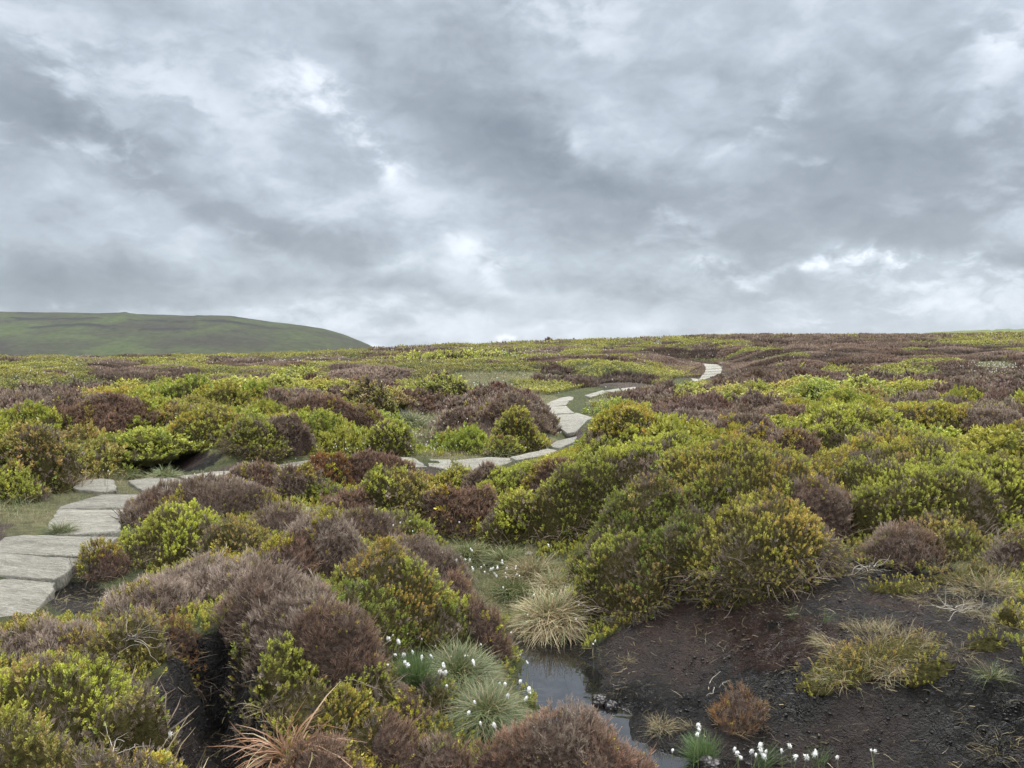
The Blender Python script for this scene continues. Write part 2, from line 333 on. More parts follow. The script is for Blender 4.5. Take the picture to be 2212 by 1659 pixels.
# ------------------------------------------------------------------ mesh building
def mesh_obj(name, V, F, mat, cols=None, smooth=False, parent=None, mats=None, midx=None, attrs=None):
    me = bpy.data.meshes.new(name); V = np.asarray(V, np.float32)
    if isinstance(F, np.ndarray):
        k = F.shape[1]; nf = F.shape[0]; li = F.astype(np.int32).ravel(); ls = np.arange(nf, dtype=np.int32) * k
    else:
        nf = len(F); li = np.concatenate([np.asarray(f, np.int32) for f in F]); cnt = np.array([len(f) for f in F]); ls = np.r_[0, np.cumsum(cnt)[:-1]].astype(np.int32)
    me.vertices.add(len(V)); me.vertices.foreach_set('co', V.ravel()); me.loops.add(len(li)); me.loops.foreach_set('vertex_index', li)
    me.polygons.add(nf); me.polygons.foreach_set('loop_start', ls)
    if smooth: me.polygons.foreach_set('use_smooth', np.ones(nf, bool))
    for mm in (mats or [mat]): me.materials.append(mm)
    if midx is not None: me.polygons.foreach_set('material_index', np.asarray(midx, np.int32))
    if cols is not None:
        a = me.attributes.new('plant_colour', 'FLOAT_COLOR', 'POINT'); a.data.foreach_set('color', np.c_[cols, np.ones(len(cols))].astype(np.float32).ravel())
    for k2, v in (attrs or {}).items():
        a = me.attributes.new(k2, 'FLOAT', 'POINT'); a.data.foreach_set('value', np.asarray(v, np.float32))
    me.update(calc_edges=True); o = bpy.data.objects.new(name, me); COL.objects.link(o)
    if parent is not None: o.parent = parent
    return o

def tag(o, label=None, cat=None, group=None, kind=None):
    if cat and not kind: kind = 'thing'
    for k, v in (('label', label), ('category', cat), ('group', group), ('kind', kind)):
        if v: o[k] = v
    return o

# ---- sprig templates: unit height along +z.  returns V, F(quads), shade
def leafquad(V, F, S, base, dirv, side, L, W, s, fold=.25):
    up = np.cross(side, dirv); i = len(V)
    V += [base, base + dirv * L * .5 + side * W * .5 + up * W * fold, base + dirv * L, base + dirv * L * .5 - side * W * .5 + up * W * fold]
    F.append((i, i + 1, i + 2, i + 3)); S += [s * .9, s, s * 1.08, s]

def strip(V, F, S, p0, p1, w, s0, s1, side):
    i = len(V); V += [p0 - side * w, p0 + side * w, p1 + side * w * .45, p1 - side * w * .45]; F.append((i, i + 1, i + 2, i + 3)); S += [s0, s0, s1, s1]

def bil_sprig(seed, n, leafL, leafW):
    r = np.random.RandomState(seed); V = []; F = []; S = []
    bend = r.uniform(-.12, .12, 2)
    if n > 5: strip(V, F, S, np.array([0, 0, -.25]), np.array([bend[0], bend[1], .95]), .018, .45, .7, np.array([1., 0, 0]))
    for i in range(n):
        t = .22 + .78 * (i / (n - 1)) ** .85; a = i * 2.4 + r.uniform(-.4, .4); el = (r.uniform(.3, 1.0) if n <= 5 else r.uniform(.55, 1.15)) if i < n - 2 or n <= 5 else r.uniform(1.0, 1.5)
        c = np.array([bend[0] * t, bend[1] * t, t * .88])
        d = np.array([math.cos(a) * math.cos(el), math.sin(a) * math.cos(el), math.sin(el)]); sd = np.array([-math.sin(a), math.cos(a), 0.])
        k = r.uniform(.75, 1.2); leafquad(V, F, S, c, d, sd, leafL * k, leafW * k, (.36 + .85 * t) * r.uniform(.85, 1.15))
    return np.array(V), np.array(F), np.array(S)

def hea_sprig(seed, n, w):
    r = np.random.RandomState(seed); V = []; F = []; S = []
    strip(V, F, S, np.array([0, 0, -.2]), np.array([r.uniform(-.1, .1), r.uniform(-.1, .1), 1.]), w, .5, 1.3, np.array([1., 0, 0]))
    if n > 2: strip(V, F, S, np.array([0, 0, -.1]), np.array([r.uniform(-.1, .1), r.uniform(-.1, .1), .95]), w, .55, 1.1, np.array([0., 1, 0]))
    for i in range(n):
        t = r.uniform(.05, .6); a = i * 2.4 + r.uniform(-.5, .5); l = r.uniform(.28, .5)
        c = np.array([0, 0, t]); e = r.uniform(.75, 1.2); d = np.array([math.cos(a) * math.cos(e), math.sin(a) * math.cos(e), math.sin(e)])
        strip(V, F, S, c, c + d * l, w * .9, .6, r.uniform(.9, 1.3), np.array([-math.sin(a), math.cos(a), 0.]))
    return np.array(V), np.array(F), np.array(S)

def gra_blade(seed, w, seg=3, arch=.6):
    r = np.random.RandomState(seed); V = []; F = []; S = []
    ar = arch * r.uniform(.5, 1.4); side = np.array([0, 1., 0]); tw = r.uniform(-.3, .3)
    for i in range(seg + 1):
        t = i / seg; p = np.array([ar * t * t, tw * t * t * .3, t - .45 * ar * t ** 3]); ww = w * (1 - t) ** .6 + w * .08
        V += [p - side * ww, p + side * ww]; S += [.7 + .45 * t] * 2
        if i: j = 2 * i; F.append((j - 2, j - 1, j + 1, j))
    return np.array(V), np.array(F), np.array(S)

BIL = {'n': [bil_sprig(i, 12, .27, .15) for i in range(5)], 'm': [bil_sprig(20 + i, 7, .40, .26) for i in range(4)], 'f': [bil_sprig(40 + i, 5, .48, .30) for i in range(4)]}
HEA = {'n': [hea_sprig(i, 10, .02) for i in range(5)], 'm': [hea_sprig(20 + i, 5, .055) for i in range(4)], 'f': [hea_sprig(40 + i, 3, .16) for i in range(4)]}
GRA = {'n': [gra_blade(i, .0085) for i in range(8)], 'm': [gra_blade(20 + i, .016, 2) for i in range(6)], 'f': [gra_blade(40 + i, .05, 2) for i in range(4)]}

def frames(axis, rng, spin=None):
    a = axis / np.linalg.norm(axis, axis=1, keepdims=True); n = len(a)
    th = rng.uniform(0, 2 * np.pi, n) if spin is None else spin
    ref = np.c_[np.cos(th), np.sin(th), np.zeros(n)]
    u = ref - a * np.sum(ref * a, axis=1, keepdims=True); u /= np.linalg.norm(u, axis=1, keepdims=True) + 1e-9
    v = np.cross(a, u); return np.stack([u, v, a], axis=2)   # columns

def scatter(tpls, pos, axis, size, col, rng, spin=None):
    Vs, Fs, Cs = [], [], []; off = 0; n = len(pos)
    if n == 0: return np.zeros((0, 3)), np.zeros((0, 4), int), np.zeros((0, 3))
    k = rng.randint(0, len(tpls), n); R = frames(axis, rng, spin); size = np.broadcast_to(size, (n,))
    for i, (V, F, S) in enumerate(tpls):
        m = k == i
        if not m.any(): continue
        W = np.einsum('nij,vj->nvi', R[m], V) * size[m][:, None, None] + pos[m][:, None, :]
        nn = W.shape[0]; Vs.append(W.reshape(-1, 3)); Fs.append((F[None] + (np.arange(nn) * len(V))[:, None, None] + off).reshape(-1, 4))
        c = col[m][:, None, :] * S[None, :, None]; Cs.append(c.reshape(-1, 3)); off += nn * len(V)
    return np.concatenate(Vs), np.concatenate(Fs), np.clip(np.concatenate(Cs), 0, 1)

def merge(parts):
    V, F, C, I = [], [], [], []; off = 0
    for v, f, c, mi in parts:
        V.append(v); F.append(f + off); C.append(c); I.append(np.full(len(f), mi)); off += len(v)
    return np.concatenate(V), np.concatenate(F), np.concatenate(C), np.concatenate(I)

# ---- colours
PAL = {
    'bg': [(.172, .206, .030), (.218, .250, .038), (.132, .165, .026), (.25, .26, .05)],
    'by': [(.250, .255, .035), (.190, .200, .030), (.210, .150, .032), (.14, .17, .025)],
    'bo': [(.200, .185, .045), (.160, .160, .035), (.180, .120, .055), (.13, .14, .03)],
    'bd': [(.100, .150, .020), (.130, .170, .025), (.080, .115, .02), (.15, .13, .035)],
    'hb': [(.175, .128, .112), (.150, .105, .090), (.205, .160, .145), (.120, .082, .066)],
    'hl': [(.235, .182, .165), (.200, .152, .138), (.260, .210, .195), (.160, .112, .095)],
    'hr': [(.150, .090, .073), (.120, .070, .056), (.172, .108, .085), (.135, .092, .078)],
    'ho': [(.200, .095, .040), (.160, .075, .038), (.130, .080, .060), (.200, .120, .060)],
    'gg': [(.115, .155, .050), (.150, .180, .065), (.200, .200, .095), (.090, .130, .040)],
    'gs': [(.37, .29, .165), (.30, .235, .135), (.45, .37, .23), (.22, .18, .10)],
    'go': [(.300, .150, .070), (.220, .100, .050), (.400, .260, .150), (.25, .14, .08)],
}
def palette(key, n, rng, x=None, y=None):
    P = np.array(PAL[key]) * (np.array([1.50, 1.35, 1.2]) if key[0] == 'b' else (np.array([1.56, 1.62, 1.46]) if key[0] == 'h' else 1.05)); w = rng.dirichlet([.35] * len(P), n)
    if x is not None:
        q = fbm(np.asarray(x) * 1.7, np.asarray(y) * 1.7, 91, 2)
        w[:, 1] += np.clip(q * 2.2, 0, 1.2); w[:, 2] += np.clip(-q * 2.2, 0, 1.2); w /= w.sum(1, keepdims=True)
    return (w @ P) * rng.uniform(.82, 1.18, (n, 1))

# ---- bushes
LUMP = [.2]
def bush_shape(dirs, rx, ry, h, seed):
    lump = LUMP[0]
    f = 1 + lump * fbm(dirs[:, 0] * 2.1 + dirs[:, 2] + seed, dirs[:, 1] * 2.1 - dirs[:, 2] * 1.3 + seed * .7, seed % 50, 3)*1.6
    p = dirs * np.array([rx, ry, h]) * f[:, None]
    cz = np.clip(dirs[:, 2], 0, 1)[:, None]
    p = p * np.c_[1 + .42 * (1 - cz) ** 2, 1 + .42 * (1 - cz) ** 2, np.ones((len(p), 1))]
    p[:, 2] += .22 * h * fbm(p[:, 0] * 2.2 + seed, p[:, 1] * 2.2, 12, 3) * np.clip(dirs[:, 2] * 2, 0, 1)
    nrm = dirs / np.array([rx, ry, h]); nrm /= np.linalg.norm(nrm, axis=1, keepdims=True)
    q = worley(p[:, 0] + seed, p[:, 1] + .6 * p[:, 2] + seed, .26 if rx > .3 else rx * .8, seed % 40) - .55
    p = p + nrm * (q * .16 * min(rx, ry, h * 1.2))[:, None]
    return p, nrm

def bush_parts(kind, lod, rx, ry, h, seed, dens, size, pal, c=None, pal2=None, undercut=-.05, drape=.85, patch=0., lean=.45):
    rng = np.random.RandomState(seed); area = math.pi * rx * ry + math.pi * (rx + ry) * h * .9; n = int(area * dens)
    ph = rng.uniform(0, 2 * np.pi, n); cz = rng.uniform(undercut, 1, n); s = np.sqrt(1 - cz ** 2)
    d = np.c_[np.cos(ph) * s, np.sin(ph) * s, cz]; LUMP[0] = .34 if rx > .45 else .2; p, nm = bush_shape(d, rx, ry, h, seed)
    base = H(np.array([c[0]]), np.array([c[1]]), False, False)[0] if c is not None else 0
    def drp(p):
        if c is None: return p
        q = p.copy(); q[:, 2] += drape * (H(c[0] + p[:, 0], c[1] + p[:, 1], False, False) - base); return q
    p = drp(p) * 1.0
    p = p - nm * (rng.uniform(0, .6, n) ** 2 * size)[:, None]
    ax = nm * lean + np.array([0, 0, .75]) + rng.normal(0, .2, (n, 3)); ax[:, 2] = np.maximum(ax[:, 2], .05)
    gx, gy = (p[:, 0] + (c[0] if c is not None else 0), p[:, 1] + (c[1] if c is not None else 0))
    col = palette(pal, n, rng, gx + seed * (c is None), gy)
    keep = np.ones(n, bool)
    if pal2 and patch > 0:
        q = fbm(gx * 2.3 + seed, gy * 2.3, 95, 3) + rng.normal(0, .12, n)
        m = q > (.5 - patch); c2 = palette(pal2, n, rng, gx, gy); col[m] = c2[m]
    T = BIL if kind == 'b' else HEA
    sz = size * np.where(rng.rand(n) < .1, 1.5, 1.) * rng.uniform(.65, 1.2, n) * (1 + .35 * noise2(gx * 5, gy * 5, 3))
    gap = fbm(gx * 4 + seed, gy * 4, 97, 2); keep = gap > (-.36 if c is None or c[1] > 4.2 else -.2)
    V, F, C = scatter(T[lod], p[keep], ax[keep], sz[keep], col[keep], rng)
    if (~keep).any():
        g = ~keep; V2, F2, C2 = scatter(HEA[lod], p[g], ax[g] + rng.normal(0, .3, (int(g.sum()), 3)), sz[g] * .8, palette('hb', int(g.sum()), rng) * .75, rng)
        F = np.concatenate([F, F2 + len(V)]); V = np.concatenate([V, V2]); C = np.concatenate([C, C2])
    # twiggy inner mass
    nu, nv = (26, 11) if lod != 'f' else (12, 5)
    uu, vv = np.meshgrid(np.linspace(0, 2 * np.pi, nu, endpoint=False), np.linspace(-.35, np.pi / 2, nv), indexing='ij')
    dd = np.c_[(np.cos(uu) * np.cos(vv)).ravel(), (np.sin(uu) * np.cos(vv)).ravel(), np.sin(vv).ravel()]
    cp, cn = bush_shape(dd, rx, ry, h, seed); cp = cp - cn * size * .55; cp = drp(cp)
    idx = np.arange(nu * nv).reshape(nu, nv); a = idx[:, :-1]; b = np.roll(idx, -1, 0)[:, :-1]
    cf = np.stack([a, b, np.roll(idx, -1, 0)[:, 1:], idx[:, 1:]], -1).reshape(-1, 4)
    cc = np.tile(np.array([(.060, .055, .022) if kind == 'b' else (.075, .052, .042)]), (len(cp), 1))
    return [(V, F, C, 0), (cp, cf, cc, 1)]

def bush_mesh(name, parts, kind, jit=False):
    V, F, C, I = merge(parts)
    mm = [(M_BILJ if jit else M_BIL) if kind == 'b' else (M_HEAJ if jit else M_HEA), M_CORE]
    return mesh_obj(name, V, F, None, C, mats=mm, midx=I)

# ------------------------------------------------------------------ ground
def build_ground():
    ang_f = np.radians(np.arange(-44, 44.01, .22)); ang_c = np.radians(np.arange(48, 312.1, 4)); ang = np.r_[ang_f, ang_c]
    rr = np.r_[np.geomspace(.3, 1.6, 16)[:-1], np.geomspace(1.6, 60, 620)[:-1], np.geomspace(60, 320, 230)[:-1], np.geomspace(320, 2600, 50)]
    A, R = np.meshgrid(ang, rr, indexing='ij'); X = R * np.sin(A); Y = R * np.cos(A)
    Z = H(X.ravel(), Y.ravel()).reshape(X.shape)
    na, nr = X.shape; V = np.c_[X.ravel(), Y.ravel(), Z.ravel()]
    idx = np.arange(na * nr).reshape(na, nr); i2 = np.roll(idx, -1, 0)
    F = np.stack([idx[:, :-1], i2[:, :-1], i2[:, 1:], idx[:, 1:]], -1).reshape(-1, 4)
    V = np.r_[V, [[0, 0, float(H(np.array([0.]), np.array([0.]))[0])]]]
    t = cover(V[:, 0], V[:, 1], V[:, 2]); r = np.hypot(V[:, 0], V[:, 1])
    base = np.array([(.060, .070, .018), (.070, .048, .040), (.130, .125, .055), (.02, .016, .014)])[t]
    base = base * (1 + .35 * fbm(V[:, 0] * .8, V[:, 1] * .8, 7, 3))[:, None]
    base = base * np.where((r > 26) & (r < 210) & (t < 2), .45 + .55 * sstep(.0, .4, hump(V[:, 0], V[:, 1])[0]), 1)[:, None]  # crease shade added to the litter colour so the far humps stand out
    far = sstep(210, 320, r)[:, None]; base = base * (1 - far) + np.array([.085, .105, .03]) * far
    dry = np.zeros(len(V)); q = fbm(V[:, 0] * 3.5, V[:, 1] * 3.5, 88, 4)
    for cx, cy, rad in ((1600, 1360, .42), (1480, 1350, .3), (1720, 1390, .3), (370, 1000, .6), (1960, 1300, .25)):
        hx, hy = hit(cx, cy); dry = np.maximum(dry, sstep(-.05, .25, 1 - np.hypot(V[:, 0] - hx, (V[:, 1] - hy) * 1.2) / rad + q * .9) * (np.hypot(V[:, 0] - hx, V[:, 1] - hy) < 2 * rad))
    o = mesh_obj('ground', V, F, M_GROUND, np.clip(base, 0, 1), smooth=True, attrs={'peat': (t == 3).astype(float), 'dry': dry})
    tag(o, kind='structure')
    # close the small hole under the camera
    return o
build_ground()

# ------------------------------------------------------------------ water
WZ = -.5
def build_water():
    xs = np.linspace(-.45, 3.2, 40); ys = np.linspace(2.2, 6.3, 50); X, Y = np.meshgrid(xs, ys, indexing='ij')
    idx = np.arange(X.size).reshape(X.shape); F = np.stack([idx[:-1, :-1], idx[1:, :-1], idx[1:, 1:], idx[:-1, 1:]], -1).reshape(-1, 4)
    Hh = H(X.ravel(), Y.ravel()); 
    m = (Hh[F].min(1) < WZ + .02)
    o = mesh_obj('water', np.c_[X.ravel(), Y.ravel(), np.full(X.size, WZ)], F[m], water_mat(), smooth=True); tag(o, kind='structure')
build_water()

# ------------------------------------------------------------------ paving slabs
def t1(l): return [(x * .36, 885 + y * .36) for x, y in l]
def t5(l): return [(708 + x * .36, 708 + y * .36) for x, y in l]
def t6(l): return [(1416 + x * .36, 690 + y * .36) for x, y in l]
SLABS = [
 (t1([(300, 1005), (292, 1070), (160, 1229), (-100, 1300), (-130, 1015)]), 'broad grey gritstone slab with a thick broken edge beside black mud'),
 (t1([(0, 892), (470, 882), (380, 948), (300, 1001), (0, 1010), (-150, 1010), (-150, 894)]), 'wide rough slab just behind the thick broken edged slab'),
 (t1([(110, 772), (690, 757), (600, 830), (470, 876), (0, 886), (-150, 888), (0, 790)]), 'long pale slab beside the lone red-brown heather tuft, third along the path'),
 (t1([(320, 607), (740, 603), (695, 680), (700, 735), (300, 762), (240, 740)]), 'large flat slab with green turf along its outer edge'),
 (t1([(330, 590), (590, 515), (835, 512), (830, 560), (742, 598), (322, 601)]), 'narrow slab behind the large flat turf edged slab'),
 (t1([(415, 475), (480, 425), (590, 412), (665, 420), (690, 490), (600, 500), (470, 490)]), 'small rounded slab set apart in grass beside the path'),
 (t1([(750, 430), (900, 405), (1010, 405), (1140, 440), (1040, 470), (920, 512), (830, 490)]), 'pointed slab beside the small rounded slab, split from it by grass'),
 (t1([(1055, 403), (1270, 375), (1440, 366), (1330, 400), (1300, 445), (1150, 438)]), 'slab passing behind grey-brown heather below the black peat face'),
 (t1([(1450, 366), (1640, 340), (1740, 338), (1700, 352), (1480, 385), (1340, 405)]), 'slab half hidden behind low grey-brown heather'),
 (t1([(1650, 335), (1830, 300), (2060, 298), (2000, 322), (1750, 336)]), 'thin sliver of slab showing above orange-brown heather'),
 (t5([(60, 795), (300, 788), (425, 785), (420, 815), (250, 822), (60, 812)]), 'slab hidden behind the dark brown heather by the orange one'),
 (t5([(430, 785), (520, 790), (598, 830), (480, 832), (424, 812)]), 'narrow wedge slab emerging from dark brown heather'),
 (t5([(545, 797), (728, 800), (826, 850), (760, 852), (604, 830)]), 'flat slab with a diagonal joint, left of the raised cracked slab'),
 (t5([(735, 800), (960, 787), (1120, 795), (1120, 808), (960, 845), (834, 850)]), 'raised slab with cracked surface bridging a dark gap'),
 (t5([(1090, 775), (1320, 725), (1380, 740), (1340, 765), (1130, 797)]), 'slab curving up toward the bend beside bright bilberry'),
 (t5([(1330, 710), (1380, 675), (1500, 645), (1480, 690), (1400, 730), (1360, 728)]), 'tilted slab at the bend next to the green dome'),
 (t5([(1430, 640), (1490, 622), (1500, 640), (1450, 648)]), 'smallest wedge of stone at the bend of the path'),
 (t5([(1350, 585), (1400, 570), (1560, 555), (1500, 610), (1440, 622)]), 'slab right of the little black peat hollow'),
 (t5([(1340, 525), (1500, 510), (1600, 535), (1560, 551), (1390, 562)]), 'widest slab on the stretch climbing from the bend'),
 (t5([(1315, 490), (1330, 475), (1430, 465), (1480, 508), (1345, 520)]), 'slab just beyond the widest one on the climb'),
 (t5([(1310, 452), (1450, 440), (1430, 463), (1330, 473)]), 'short slab edged by heather on both sides above the bend'),
 (t5([(1350, 438), (1400, 422), (1480, 412), (1470, 432), (1440, 438), (1320, 449)]), 'topmost slab of the climb before heather hides the path'),
 (t5([(1540, 402), (1650, 378), (1700, 385), (1580, 412)]), 'first slab of the level stretch seen over heather'),
 (t5([(1660, 376), (1750, 364), (1760, 380), (1705, 385)]), 'middle slab of the level stretch seen over heather'),
 (t5([(1758, 363), (1850, 356), (1860, 370), (1768, 379)]), 'last slab of the level stretch seen over heather'),
 (t6([(250, 262), (370, 270), (385, 276), (300, 280)]), 'highest visible slab of the far path on the brown moor'),
 (t6([(300, 282), (388, 278), (398, 292), (302, 298)]), 'second slab down on the far path'),
 (t6([(300, 300), (399, 294), (400, 308), (296, 314)]), 'third slab down on the far path'),
 (t6([(294, 316), (398, 310), (390, 324), (284, 329)]), 'fourth slab down on the far path'),
 (t6([(282, 331), (384, 326), (345, 342), (272, 345)]), 'fifth slab down on the far path'),
 (t6([(270, 347), (338, 344), (300, 357), (262, 358)]), 'sixth slab down on the far path'),
 (t6([(215, 355), (262, 360), (300, 359), (282, 374), (225, 366)]), 'lowest slab of the far path before it dips behind heather'),
 (t6([(0, 186), (30, 182), (20, 198), (-30, 200)]), 'remote pale slab of the path crossing the upper moor'),
]
SLAB_POLYS = []
def build_slabs():
    import mathutils.geometry as mg
    for poly, label in SLABS:
        pts = []
        cxp = sum(p[0] for p in poly) / len(poly); cyp = sum(p[1] for p in poly) / len(poly)
        near = max(p[1] for p in poly) > 1000 or True
        hx, hy = hit(cxp, cyp, .06)
        zc = float(H(np.array([hx]), np.array([hy]), False)[0]) + .034
        for px, py in poly:
            d = (EYE - zc) * FD / (py - HY); pts.append(((px - CX) / FD * d, d))
        P = np.array(pts)
        if hy > 30:   # far slabs on rising ground: lie along the slope, keep a sane depth
            P[:, 1] = hy + (P[:, 1] - hy) * .75
            P[:, 0] = (np.array([p[0] for p in poly]) - CX) / FD * P[:, 1]
        if len(P) > 2:
            area = .5 * np.sum(P[:, 0] * np.roll(P[:, 1], -1) - np.roll(P[:, 0], -1) * P[:, 1])
            if area < 0: P = P[::-1]
        # rough outline: subdivide and jitter
        out = []
        rng = np.random.RandomState(int(abs(cxp * 13 + cyp)) % 9999)
        for a, b in zip(P, np.roll(P, -1, 0)):
            L = np.hypot(*(b - a)); k = max(2, int(L / .09)) if hy < 14 else 3
            nn = np.array([(b - a)[1], -(b - a)[0]]) / (L + 1e-9)
            for j in range(k):
                t = j / k; out.append(a + (b - a) * t + nn * rng.normal(0, .009 if hy < 14 else .01) - nn * .004)
        P2 = np.array(out); SLAB_POLYS.append(P2); c = P2.mean(0)
        # plane: tilt follows the ground
        g = H(P2[:, 0], P2[:, 1], False); A = np.c_[np.ones(len(P2)), P2 - c]; co, *_ = np.linalg.lstsq(A, g, rcond=None)
        tilt = .5
        def zt(q): return zc + tilt * (co[1] * (q[:, 0] - c[0]) + co[2] * (q[:, 1] - c[1]))
        # rings inward for a worn top with rounded edge
        rings = []; th = .13 if hy < 14 else .1
        specs = [(1.0, -th), (1.012, -th * .5), (1.0, -.014), (.994, -.002), (.93, .0), (.7, .002), (.45, .004), (.2, .003)]
        for s, dz in specs:
            q = c + (P2 - c) * s; z = zt(q) + dz
            z = z + (.008 * fbm(q[:, 0] * 5, q[:, 1] * 5, 5, 3) if s < .97 else 0)
            rings.append(np.c_[q, z])
        n = len(P2); V = np.concatenate(rings + [np.array([[c[0], c[1], zc]])]); F = []
        for k in range(len(rings) - 1):
            for i in range(n):
                j = (i + 1) % n; F.append((k * n + i, k * n + j, (k + 1) * n + j, (k + 1) * n + i))
        k = len(rings) - 1; cc = len(rings) * n
        for i in range(n): F.append((k * n + i, k * n + (i + 1) % n, cc))
        F.append(tuple(range(n - 1, -1, -1)))
        V[:, :2] -= c; V[:, 2] -= zc
        o = mesh_obj('paving_slab', V, F, M_STONE, smooth=True); o.location = (c[0], c[1], zc); tag(o, label, 'paving slab', 'stone slabs laid along the path')
build_slabs()

def on_slab(x, y, margin=0.0):
    x = np.asarray(x); y = np.asarray(y); res = np.zeros(x.shape, bool)
    for P in SLAB_POLYS:
        c = P.mean(0); rad = np.max(np.hypot(*(P - c).T)) + margin; m = np.hypot(x - c[0], y - c[1]) < rad
        if not m.any(): continue
        Q = c + (P - c) * (1 + margin / max(rad, .1)); xs, ys = x[m], y[m]; ins = np.zeros(xs.shape, bool)
        for (ax, ay), (bx, by) in zip(Q, np.roll(Q, -1, 0)):
            cr = ((ay > ys) != (by > ys)) & (xs < (bx - ax) * (ys - ay) / (by - ay + 1e-12) + ax); ins ^= cr
        res[m] |= ins
    return res

